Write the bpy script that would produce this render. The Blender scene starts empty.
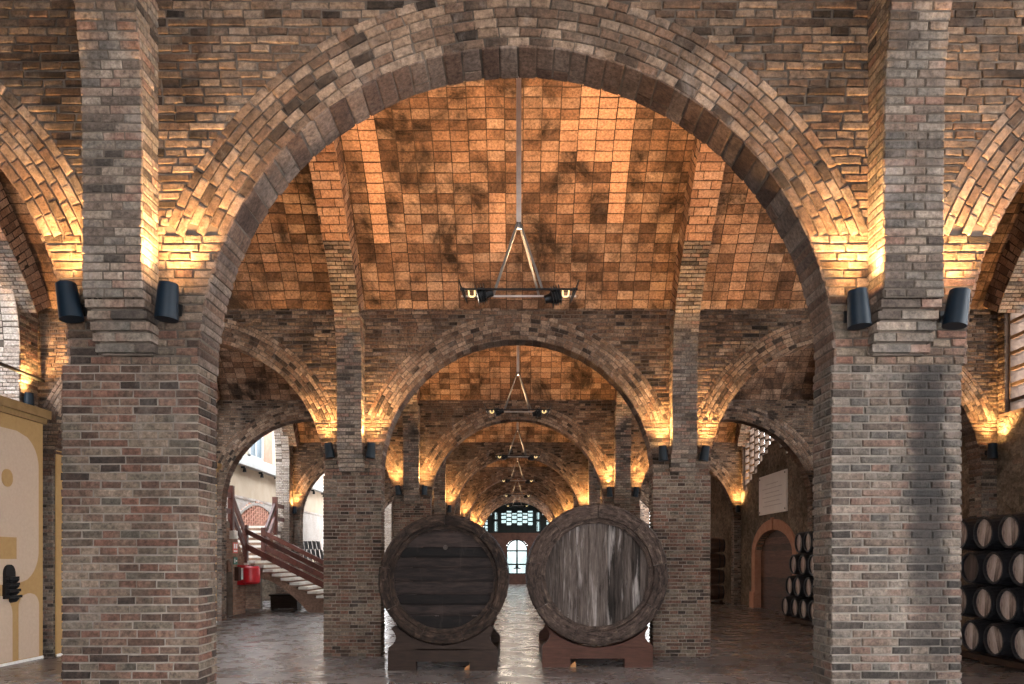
import bpy, math, random
import numpy as np
from mathutils import Vector, Matrix
PI = math.pi
rng = np.random.RandomState(7)
random.seed(7)
scene = bpy.context.scene
COL = scene.collection

# ------------------------------------------------------------------ layout (metres)
F = 735.0                      # focal length in pixels of the 1024 px frame
BAY = 6.65
YW = [5.0 + BAY*i for i in range(7)]      # front planes of the seven cross walls
TH = 0.30                      # wall thickness
R_IN, SPR, RING = 2.16, 2.87, 0.40
HOR = 3.75                     # courses stay horizontal up to here
CX = (-5.2, 0.0, 5.2)
PX = 2.61                      # nave pillars
XO = 7.6                       # inner plane of the outer walls
WTOP = 5.6

# ------------------------------------------------------------------ materials
def new_mat(name):
    m = bpy.data.materials.new(name); m.use_nodes = True
    nt = m.node_tree; nt.nodes.clear()
    out = nt.nodes.new('ShaderNodeOutputMaterial')
    b = nt.nodes.new('ShaderNodeBsdfPrincipled')
    nt.links.new(b.outputs[0], out.inputs[0])
    return m, nt, b
def N(nt, t, **kw):
    n = nt.nodes.new(t)
    for k, v in kw.items(): setattr(n, k, v)
    return n
def ramp(nt, stops, interp='LINEAR'):
    n = nt.nodes.new('ShaderNodeValToRGB'); cr = n.color_ramp; cr.interpolation = interp
    while len(cr.elements) < len(stops): cr.elements.new(0.5)
    for e, (p, c) in zip(cr.elements, stops):
        e.position = p; e.color = (c[0], c[1], c[2], 1) if not isinstance(c, (int, float)) else (c, c, c, 1)
    return n
def math_n(nt, op, a, b=None, clamp=False):
    n = nt.nodes.new('ShaderNodeMath'); n.operation = op; n.use_clamp = clamp
    for i, v in enumerate((a, b)):
        if v is None: continue
        if isinstance(v, (int, float)): n.inputs[i].default_value = v
        else: nt.links.new(v, n.inputs[i])
    return n.outputs[0]
def mixc(nt, kind, fac, a, b):
    n = nt.nodes.new('ShaderNodeMix'); n.data_type = 'RGBA'; n.blend_type = kind
    for i, v in ((0, fac), (6, a), (7, b)):
        if isinstance(v, (int, float)): n.inputs[i].default_value = v
        elif isinstance(v, tuple): n.inputs[i].default_value = (v[0], v[1], v[2], 1)
        else: nt.links.new(v, n.inputs[i])
    return n.outputs[2]
def noise(nt, vec, scale, detail=4, rough=0.55, dist=0.0):
    n = nt.nodes.new('ShaderNodeTexNoise'); n.inputs['Scale'].default_value = scale
    n.inputs['Detail'].default_value = detail; n.inputs['Roughness'].default_value = rough
    n.inputs['Distortion'].default_value = dist
    if vec is not None: nt.links.new(vec, n.inputs['Vector'])
    return n.outputs['Fac']
def mapped(nt, vec, scale):
    n = nt.nodes.new('ShaderNodeMapping'); n.inputs['Scale'].default_value = scale
    nt.links.new(vec, n.inputs['Vector']); return n.outputs[0]
def bump(nt, b, h, strength, dist):
    n = nt.nodes.new('ShaderNodeBump'); n.inputs['Strength'].default_value = strength
    n.inputs['Distance'].default_value = dist; nt.links.new(h, n.inputs['Height'])
    nt.links.new(n.outputs[0], b.inputs['Normal'])

def stain(nt, pos, c, streak):
    sx = N(nt, 'ShaderNodeSeparateXYZ'); nt.links.new(pos, sx.inputs[0])
    wob = noise(nt, mapped(nt, pos, (2, 2, 3)), 3.0, 4)
    xx = math_n(nt, 'ADD', sx.outputs[0], math_n(nt, 'MULTIPLY', math_n(nt, 'SUBTRACT', wob, 0.5), 0.25))
    dd = math_n(nt, 'ABSOLUTE', math_n(nt, 'SUBTRACT', xx, streak[0]))
    wr = N(nt, 'ShaderNodeMapRange'); wr.inputs[1].default_value = streak[1]*0.35; wr.inputs[2].default_value = streak[1]
    wr.inputs[3].default_value = 0.8; wr.inputs[4].default_value = 0.0; nt.links.new(dd, wr.inputs[0])
    zr = N(nt, 'ShaderNodeMapRange'); zr.inputs[1].default_value = 0.9; zr.inputs[2].default_value = 1.7
    zr.inputs[3].default_value = 0.25; zr.inputs[4].default_value = 1.0; nt.links.new(sx.outputs[2], zr.inputs[0])
    c = mixc(nt, 'MIX', math_n(nt, 'MULTIPLY', wr.outputs[0], zr.outputs[0]), c, (0.02, 0.018, 0.018))
    return c
def brick_mat(name, cols, fresh=(0.5,0.2,0.1), soot=0.5, soot_scale=0.7, pale=0.0, gain=1.0, streak=None, bscale=70):
    """weathered brick: a tone per brick (face attribute), grain, soot clouds and lime bloom"""
    m, nt, b = new_mat(name)
    pos = N(nt, 'ShaderNodeNewGeometry').outputs['Position']
    at = N(nt, 'ShaderNodeAttribute', attribute_name='rnd').outputs['Fac']
    kd = N(nt, 'ShaderNodeAttribute', attribute_name='kind').outputs['Fac']
    oi = N(nt, 'ShaderNodeObjectInfo').outputs['Random']
    r = math_n(nt, 'FRACT', math_n(nt, 'ADD', at, oi))
    big = noise(nt, pos, 1.3, 3)
    r2 = math_n(nt, 'ADD', r, math_n(nt, 'MULTIPLY', math_n(nt, 'SUBTRACT', big, 0.5), 0.9), clamp=True)
    n = len(cols)
    c = ramp(nt, [(i/(n-1), cc) for i, cc in enumerate(cols)])
    nt.links.new(r2, c.inputs[0]); c = c.outputs[0]
    c = mixc(nt, 'MIX', kd, c, fresh)
    g = noise(nt, pos, 34, 6, 0.7)
    gr = ramp(nt, [(0.28, 0.38), (0.5, 1.0), (0.72, 1.65)]); nt.links.new(g, gr.inputs[0])
    c = mixc(nt, 'MULTIPLY', 1.0, c, gr.outputs[0])
    # soot
    s = noise(nt, mapped(nt, pos, (1, 1, 0.55)), soot_scale*1.6, 6, 0.68, 0.6)
    sr = ramp(nt, [(0.36, 1.0 - soot), (0.56, 1.0)]); nt.links.new(s, sr.inputs[0])
    c = mixc(nt, 'MULTIPLY', math_n(nt, 'SUBTRACT', 1.0, math_n(nt, 'MULTIPLY', kd, 0.75)), c, sr.outputs[0])
    if pale > 0:
        p = noise(nt, mapped(nt, pos, (1.3, 1.3, 0.8)), 2.3, 6, 0.72, 0.4)
        pr = ramp(nt, [(0.54, 0.0), (0.72, pale)]); nt.links.new(p, pr.inputs[0])
        c = mixc(nt, 'MIX', pr.outputs[0], c, (0.42, 0.36, 0.32))
    if streak: c = stain(nt, pos, c, streak)
    if gain != 1.0: c = mixc(nt, 'MULTIPLY', 1.0, c, (gain, gain, gain))
    nt.links.new(c, b.inputs['Base Color'])
    b.inputs['Roughness'].default_value = 0.9; b.inputs['Specular IOR Level'].default_value = 0.2
    bump(nt, b, noise(nt, pos, bscale, 5, 0.75), 0.9, 0.018)
    return m
def rough_mat(name, c1, c2, scale=3.0, rough=0.9, bs=30, bd=0.01, soot=0.0, spec=0.2, streak=None):
    m, nt, b = new_mat(name)
    pos = N(nt, 'ShaderNodeNewGeometry').outputs['Position']
    f = noise(nt, pos, scale, 7, 0.68, 0.4)
    c = ramp(nt, [(0.3, c1), (0.7, c2)]); nt.links.new(f, c.inputs[0]); c = c.outputs[0]
    if soot:
        s = noise(nt, mapped(nt, pos, (1, 1, .5)), 1.1, 5, 0.65, .5)
        sr = ramp(nt, [(0.38, 1.0-soot), (0.58, 1.0)]); nt.links.new(s, sr.inputs[0])
        c = mixc(nt, 'MULTIPLY', 1.0, c, sr.outputs[0])
    if streak: c = stain(nt, pos, c, streak)
    nt.links.new(c, b.inputs['Base Color']); b.inputs['Roughness'].default_value = rough
    b.inputs['Specular IOR Level'].default_value = spec
    if bd: bump(nt, b, noise(nt, pos, bs, 5, 0.7), 0.7, bd)
    return m
def wood_mat(name, stops, stretch=(1, 1, 12), scale=4.0, rough=0.7, bd=0.006, streak=None, perface=0.35, spec=0.3):
    m, nt, b = new_mat(name)
    tc = N(nt, 'ShaderNodeTexCoord').outputs['Object']
    at = N(nt, 'ShaderNodeAttribute', attribute_name='rnd').outputs['Fac']
    cv = N(nt, 'ShaderNodeVectorMath', operation='ADD'); nt.links.new(mapped(nt, tc, stretch), cv.inputs[0])
    cm = N(nt, 'ShaderNodeCombineXYZ'); sc7 = math_n(nt, 'MULTIPLY', at, 37.0)
    for i in range(3): nt.links.new(sc7, cm.inputs[i])
    nt.links.new(cm.outputs[0], cv.inputs[1])
    f = noise(nt, cv.outputs[0], scale, 8, 0.7, 0.5)
    f2 = math_n(nt, 'ADD', f, math_n(nt, 'MULTIPLY', math_n(nt, 'SUBTRACT', at, 0.5), perface), clamp=True)
    c = ramp(nt, stops); nt.links.new(f2, c.inputs[0]); c = c.outputs[0]
    if streak:
        s = noise(nt, mapped(nt, tc, streak[0]), streak[1], 6, 0.65, 0.3)
        sr = ramp(nt, [(streak[2], 0.0), (streak[2]+0.13, streak[4])]); nt.links.new(s, sr.inputs[0])
        c = mixc(nt, 'MIX', sr.outputs[0], c, streak[3])
    nt.links.new(c, b.inputs['Base Color']); b.inputs['Roughness'].default_value = rough
    b.inputs['Specular IOR Level'].default_value = spec
    bump(nt, b, f, 0.8, bd)
    return m
def plain(name, col, rough=0.5, metal=0.0, emit=None, es=0.0, spec=0.5):
    m, nt, b = new_mat(name)
    pos = N(nt, 'ShaderNodeNewGeometry').outputs['Position']
    f = noise(nt, pos, 12, 4)
    c = ramp(nt, [(0.3, tuple(x*0.85 for x in col)), (0.7, tuple(min(1, x*1.12) for x in col))]); nt.links.new(f, c.inputs[0])
    nt.links.new(c.outputs[0], b.inputs['Base Color'])
    b.inputs['Roughness'].default_value = rough; b.inputs['Metallic'].default_value = metal
    b.inputs['Specular IOR Level'].default_value = spec
    if emit:
        b.inputs['Emission Color'].default_value = (*emit, 1); b.inputs['Emission Strength'].default_value = es
    return m

M = {}
PAL_PILLAR = [(0.050,0.035,0.028),(0.11,0.066,0.048),(0.19,0.092,0.064),(0.135,0.098,0.072),(0.23,0.125,0.088),(0.17,0.135,0.10),(0.26,0.185,0.135),(0.105,0.086,0.066)]
PAL_GREY = [(0.055,0.044,0.037),(0.11,0.083,0.067),(0.18,0.13,0.10),(0.15,0.128,0.108),(0.23,0.175,0.135),(0.19,0.11,0.082),(0.28,0.22,0.175),(0.12,0.102,0.088)]
PAL_WALL = [(0.040,0.028,0.021),(0.105,0.066,0.045),(0.18,0.105,0.068),(0.135,0.090,0.063),(0.225,0.145,0.096),(0.28,0.195,0.138),(0.15,0.105,0.077)]
PAL_TILE = [(0.10,0.055,0.034),(0.17,0.09,0.053),(0.25,0.135,0.078),(0.32,0.185,0.115),(0.24,0.145,0.095),(0.38,0.24,0.16)]
M['brick_pillar'] = brick_mat('pillar_brick', PAL_PILLAR, soot=0.4, pale=0.2, gain=0.72)
M['brick_pillar_grey'] = brick_mat('pillar_brick_greyed', PAL_GREY, soot=0.35, pale=0.25, gain=0.62, streak=(2.79, 0.19))
M['brick_pier'] = brick_mat('pier_brick', PAL_GREY, soot=0.4, pale=0.5)
M['brick_wall'] = brick_mat('wall_brick', PAL_WALL, soot=0.62, soot_scale=0.8, pale=0.25, gain=0.8)
M['brick_pilaster'] = brick_mat('pilaster_brick', PAL_GREY, soot=0.45, pale=0.3)
M['brick_arch'] = brick_mat('arch_brick', PAL_WALL, soot=0.45, pale=0.35)
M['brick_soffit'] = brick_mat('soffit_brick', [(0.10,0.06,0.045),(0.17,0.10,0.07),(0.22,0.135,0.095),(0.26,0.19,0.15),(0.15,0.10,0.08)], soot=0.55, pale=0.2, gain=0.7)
M['tile'] = brick_mat('vault_tile', PAL_TILE, fresh=(0.56,0.31,0.19), soot=0.86, soot_scale=1.15, pale=0.08, gain=0.82)
M['rib'] = brick_mat('rib_brick', PAL_TILE, fresh=(0.5,0.25,0.15), soot=0.45, pale=0.1)
M['mortar_light'] = rough_mat('mortar_pale', (0.15,0.12,0.098), (0.27,0.225,0.188), 5, soot=0.35)
M['mortar_stained'] = rough_mat('mortar_stained', (0.13,0.108,0.09), (0.24,0.205,0.175), 5, soot=0.35, streak=(2.79, 0.19))
M['mortar_dark'] = rough_mat('mortar_grimy', (0.065,0.05,0.04), (0.165,0.13,0.103), 5, soot=0.55)
M['mortar_tile'] = rough_mat('mortar_vault', (0.03,0.018,0.012), (0.075,0.045,0.029), 5, soot=0.5)
M['pale_daylit_brick'] = brick_mat('pale_daylit_brick', [(0.30,0.24,0.20),(0.38,0.32,0.275),(0.45,0.39,0.345),(0.33,0.25,0.20)], soot=0.1)
def rubble_mat():
    m, nt, b = new_mat('rubble_stone')
    pos = N(nt, 'ShaderNodeNewGeometry').outputs['Position']
    wob = nt.nodes.new('ShaderNodeTexNoise'); wob.inputs['Scale'].default_value = 3.5; wob.inputs['Detail'].default_value = 4; nt.links.new(pos, wob.inputs['Vector'])
    wv = N(nt, 'ShaderNodeVectorMath', operation='MULTIPLY_ADD'); nt.links.new(wob.outputs['Color'], wv.inputs[0]); wv.inputs[1].default_value = (.25, .25, .25); nt.links.new(pos, wv.inputs[2])
    vm = mapped(nt, wv.outputs[0], (1, 1, 1.6))
    v1 = N(nt, 'ShaderNodeTexVoronoi', feature='F1'); v1.inputs['Scale'].default_value = 7.5; nt.links.new(vm, v1.inputs['Vector'])
    v2 = N(nt, 'ShaderNodeTexVoronoi', feature='DISTANCE_TO_EDGE'); v2.inputs['Scale'].default_value = 7.5; nt.links.new(vm, v2.inputs['Vector'])
    sep = N(nt, 'ShaderNodeSeparateColor'); nt.links.new(v1.outputs['Color'], sep.inputs[0])
    c = ramp(nt, [(0, (0.11,0.083,0.060)), (0.4, (0.15,0.115,0.085)), (0.8, (0.19,0.15,0.112)), (1, (0.16,0.11,0.08))]); nt.links.new(sep.outputs[0], c.inputs[0])
    g = ramp(nt, [(0.3, 0.45), (0.5, 1.0), (0.72, 1.5)]); nt.links.new(noise(nt, pos, 16, 7, 0.72), g.inputs[0])
    c1 = mixc(nt, 'MULTIPLY', 1.0, c.outputs[0], g.outputs[0])
    e = ramp(nt, [(0.0, 1.0), (0.09, 0.0)]); nt.links.new(v2.outputs['Distance'], e.inputs[0])
    c2 = mixc(nt, 'MIX', math_n(nt, 'MULTIPLY', e.outputs[0], 0.3), c1, (0.12, 0.092, 0.07))
    sr = ramp(nt, [(0.38, 0.5), (0.6, 1.1)]); nt.links.new(noise(nt, pos, 0.9, 5, 0.65), sr.inputs[0])
    nt.links.new(mixc(nt, 'MULTIPLY', 1.0, c2, sr.outputs[0]), b.inputs['Base Color'])
    b.inputs['Roughness'].default_value = 0.92; b.inputs['Specular IOR Level'].default_value = 0.15
    h = math_n(nt, 'ADD', math_n(nt, 'MINIMUM', v2.outputs['Distance'], 0.14), math_n(nt, 'MULTIPLY', noise(nt, pos, 22, 6, 0.7), 0.12))
    bump(nt, b, h, 0.7, 0.10)
    return m
M['stone'] = rubble_mat()
M['stair_brick'] = brick_mat('stair_brick', [(0.19,0.11,0.08),(0.27,0.16,0.11),(0.33,0.21,0.15),(0.24,0.15,0.11)], soot=0.3)
M['terracotta'] = rough_mat('terracotta_render', (0.30,0.14,0.09), (0.42,0.22,0.14), 6, bd=0.004)
M['door_wood'] = wood_mat('door_planks', [(0.25,(0.035,0.016,0.010)),(0.6,(0.10,0.045,0.028)),(0.85,(0.16,0.08,0.05))], (1,1,8), 2.5)
M['cask_dark'] = wood_mat('cask_head_dark', [(0.3,(0.0025,0.002,0.002)),(0.5,(0.009,0.006,0.0055)),(0.75,(0.032,0.021,0.018))], (1.2,1,9), 3.0, 0.6, streak=((5,1,0.8),1.5,0.62,(0.05,0.038,0.034),0.5), spec=0.1)
M['cask_pale'] = wood_mat('cask_head_weathered', [(0.28,(0.008,0.006,0.005)),(0.5,(0.036,0.027,0.023)),(0.8,(0.12,0.095,0.083))], (10,1,0.9), 2.6, 0.75, streak=((7,1,0.7),1.4,0.56,(0.30,0.265,0.25),0.7), spec=0.12)
def rim_mat(name, stops):
    m, nt, b = new_mat(name)
    tc = N(nt, 'ShaderNodeTexCoord').outputs['Object']
    at = N(nt, 'ShaderNodeAttribute', attribute_name='rnd').outputs['Fac']
    sx = N(nt, 'ShaderNodeSeparateXYZ'); nt.links.new(tc, sx.inputs[0])
    ang = math_n(nt, 'ARCTAN2', sx.outputs[2], sx.outputs[0])
    rad = math_n(nt, 'SQRT', math_n(nt, 'ADD', math_n(nt, 'MULTIPLY', sx.outputs[0], sx.outputs[0]), math_n(nt, 'MULTIPLY', sx.outputs[2], sx.outputs[2])))
    cm = N(nt, 'ShaderNodeCombineXYZ')
    nt.links.new(math_n(nt, 'MULTIPLY', rad, 11.0), cm.inputs[0]); nt.links.new(math_n(nt, 'MULTIPLY', ang, 2.2), cm.inputs[1])
    nt.links.new(math_n(nt, 'ADD', math_n(nt, 'MULTIPLY', sx.outputs[1], 9.0), math_n(nt, 'MULTIPLY', at, 23.0)), cm.inputs[2])
    f = noise(nt, cm.outputs[0], 2.4, 9, 0.72, 0.7)
    g = noise(nt, tc, 9.0, 8, 0.72)
    h = math_n(nt, 'ADD', math_n(nt, 'MULTIPLY', f, 0.65), math_n(nt, 'MULTIPLY', g, 0.35))
    c = ramp(nt, stops); nt.links.new(math_n(nt, 'ADD', h, math_n(nt, 'MULTIPLY', math_n(nt, 'SUBTRACT', at, 0.5), 0.07)), c.inputs[0])
    nt.links.new(c.outputs[0], b.inputs['Base Color']); b.inputs['Roughness'].default_value = 0.72; b.inputs['Specular IOR Level'].default_value = 0.15
    bump(nt, b, h, 1.0, 0.05)
    return m
M['rim_dark'] = rim_mat('cask_rim_dark', [(0.38,(0.004,0.003,0.003)),(0.47,(0.016,0.010,0.008)),(0.55,(0.040,0.025,0.018)),(0.66,(0.11,0.072,0.053))])
M['rim_pale'] = rim_mat('cask_rim_weathered', [(0.36,(0.006,0.004,0.004)),(0.46,(0.034,0.023,0.019)),(0.55,(0.072,0.049,0.039)),(0.66,(0.19,0.14,0.112))])
M['stave'] = wood_mat('cask_stave', [(0.2,(0.010,0.007,0.006)),(0.6,(0.035,0.024,0.018)),(0.9,(0.07,0.05,0.04))], (4,0.6,4), 3.0, 0.6)
M['stand_dark'] = wood_mat('stand_wood_dark', [(0.25,(0.010,0.006,0.0045)),(0.55,(0.030,0.017,0.012)),(0.8,(0.065,0.039,0.028))], (1,1,7), 4.5, 0.6, 0.0012, spec=0.12)
M['stand_red'] = wood_mat('stand_wood_red', [(0.2,(0.026,0.011,0.007)),(0.6,(0.075,0.031,0.021)),(0.9,(0.13,0.062,0.042))], (1,1,7), 4.5, 0.6, 0.0012, spec=0.12)
M['wedge'] = wood_mat('wedge_wood', [(0.2,(0.25,0.10,0.035)),(0.8,(0.5,0.24,0.09))], (1,1,5), 4)
M['black_metal'] = plain('black_iron', (0.012,0.012,0.013), 0.5, 0.6)
M['lamp_metal'] = plain('lamp_blue_black', (0.0022,0.007,0.013), 0.5, 0.0, spec=0.22)
M['rod'] = plain('pale_steel', (0.50,0.47,0.44), 0.6, 0.2)
M['strut'] = plain('dull_steel', (0.13,0.12,0.11), 0.7, 0.0, spec=0.2)
M['bulb'] = plain('lit_lamp', (1,0.8,0.5), 0.5, 0, (1.0,0.62,0.25), 6.0)
M['tube'] = plain('lit_halogen_tube', (1,0.85,0.5), 0.5, 0, (1.0,0.72,0.30), 0.8)
M['rail'] = wood_mat('rail_wood', [(0.2,(0.045,0.014,0.010)),(0.6,(0.115,0.038,0.027)),(0.9,(0.20,0.085,0.062))], (1,1,1), 5, 0.45, 0.002)
M['tread'] = rough_mat('tread_stone', (0.50,0.46,0.41), (0.72,0.68,0.62), 6, bd=0.003)
M['red'] = plain('signal_red', (0.55,0.010,0.018), 0.35)
M['white'] = plain('white_paint', (0.8,0.8,0.78), 0.5)
M['green'] = plain('sign_green', (0.02,0.16,0.12), 0.5)
M['signred'] = plain('sign_red', (0.62,0.12,0.09), 0.5)
M['ochre'] = rough_mat('ochre_board', (0.36,0.225,0.095), (0.42,0.265,0.115), 14, 0.7, bd=0.0015)
M['ochre_dark'] = rough_mat('ochre_cornice', (0.21,0.13,0.055), (0.30,0.19,0.085), 8, 0.65, bd=0.002)
M['beige'] = rough_mat('beige_inlay', (0.47,0.36,0.275), (0.53,0.41,0.315), 20, 0.75, bd=0.0015)
M['cream'] = rough_mat('cream_render', (0.40,0.30,0.21), (0.48,0.38,0.28), 1.2, bd=0.004)
M['whitewash'] = rough_mat('whitewash', (0.36,0.345,0.32), (0.44,0.425,0.40), 2.0, bd=0.003)
M['barrel_black'] = wood_mat('barrel_black', [(0.2,(0.008,0.008,0.010)),(0.7,(0.020,0.021,0.026)),(0.9,(0.05,0.052,0.062))], (0.6,5,5), 3, 0.42, 0.003)
M['barrel_brown'] = wood_mat('barrel_brown', [(0.2,(0.02,0.011,0.008)),(0.7,(0.075,0.042,0.03)),(0.9,(0.12,0.075,0.055))], (0.6,5,5), 3, 0.5, 0.003)
M['barrel_head'] = wood_mat('barrel_head_wood', [(0.3,(0.085,0.065,0.056)),(0.5,(0.27,0.215,0.19)),(0.72,(0.46,0.39,0.355))], (1,11,1.6), 4, 0.75, 0.004, perface=0.3)
M['barrel_head_dark'] = wood_mat('barrel_head_dark', [(0.15,(0.02,0.014,0.013)),(0.5,(0.06,0.045,0.04)),(0.85,(0.12,0.09,0.08))], (1,9,0.9), 3, 0.7, 0.004, perface=0.25)
M['hoop'] = plain('hoop_iron', (0.022,0.022,0.026), 0.45, 0.5)
M['plaque'] = rough_mat('white_plaque', (0.60,0.54,0.50), (0.68,0.62,0.57), 3, 0.45, bd=0)
M['plaque_ink'] = plain('plaque_ink', (0.42,0.36,0.33), 0.6)
M['lattice'] = rough_mat('lattice_brick', (0.05,0.032,0.024), (0.13,0.085,0.06), 8, bs=30, bd=0.006)
M['dark_infill'] = rough_mat('dark_infill', (0.03,0.014,0.010), (0.075,0.036,0.026), 4, 0.6, bd=0.004)
M['frame_dark'] = plain('window_frame_dark', (0.008,0.011,0.011), 0.7, 0.0, spec=0.15)
M['louvre'] = plain('shutter_grey', (0.10,0.13,0.15), 0.5)
M['salmon'] = rough_mat('salmon_render', (0.30,0.15,0.10), (0.38,0.21,0.145), 4, bd=0.003)
M['lattice_red'] = rough_mat('lattice_red', (0.48,0.21,0.14), (0.60,0.32,0.23), 6, bd=0.003)
def glass_mat():
    m = bpy.data.materials.new('window_glass'); m.use_nodes = True; nt = m.node_tree; nt.nodes.clear()
    o = N(nt, 'ShaderNodeOutputMaterial'); t = N(nt, 'ShaderNodeBsdfTransparent'); g = N(nt, 'ShaderNodeBsdfGlossy')
    t.inputs[0].default_value = (0.055, 0.074, 0.074, 1); g.inputs['Roughness'].default_value = 0.08
    mx = N(nt, 'ShaderNodeMixShader'); mx.inputs[0].default_value = 0.08
    nt.links.new(t.outputs[0], mx.inputs[1]); nt.links.new(g.outputs[0], mx.inputs[2]); nt.links.new(mx.outputs[0], o.inputs[0])
    return m
M['glass'] = glass_mat()
def floor_mat():
    m, nt, b = new_mat('polished_slabs')
    pos = N(nt, 'ShaderNodeNewGeometry').outputs['Position']
    f = noise(nt, pos, 0.9, 8, 0.68, 0.8)
    c = ramp(nt, [(0.3, (0.080,0.066,0.062)), (0.5, (0.16,0.142,0.137)), (0.72, (0.27,0.25,0.245))]); nt.links.new(f, c.inputs[0])
    br = N(nt, 'ShaderNodeTexBrick'); br.offset = 0.5
    br.inputs['Color1'].default_value = (0.75,0.75,0.75,1); br.inputs['Color2'].default_value = (1.15,1.12,1.1,1)
    br.inputs['Mortar'].default_value = (0.45,0.42,0.4,1); br.inputs['Scale'].default_value = 1.0
    br.inputs['Brick Width'].default_value = 1.7; br.inputs['Row Height'].default_value = 1.25; br.inputs['Mortar Size'].default_value = 0.006
    nt.links.new(pos, br.inputs['Vector'])
    c2 = mixc(nt, 'MULTIPLY', 1.0, c.outputs[0], br.outputs['Color'])
    # pale scuffs
    w = noise(nt, pos, 1.6, 9, 0.75, 2.5)
    wr = ramp(nt, [(0.63, 0.0), (0.70, 0.35)]); nt.links.new(w, wr.inputs[0])
    c3 = mixc(nt, 'MIX', wr.outputs[0], c2, (0.34, 0.31, 0.29))
    nt.links.new(c3, b.inputs['Base Color'])
    rr = ramp(nt, [(0.34, 0.17), (0.5, 0.28), (0.66, 0.42)]); nt.links.new(noise(nt, pos, 2.4, 6, 0.65, 0.6), rr.inputs[0])
    nt.links.new(rr.outputs[0], b.inputs['Roughness']); b.inputs['Specular IOR Level'].default_value = 0.42
    h = math_n(nt, 'ADD', math_n(nt, 'MULTIPLY', noise(nt, pos, 3.0, 3), 1.0), math_n(nt, 'MULTIPLY', br.outputs['Fac'], -0.25))
    bump(nt, b, h, 0.025, 0.010)
    return m
M['floor'] = floor_mat()

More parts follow.
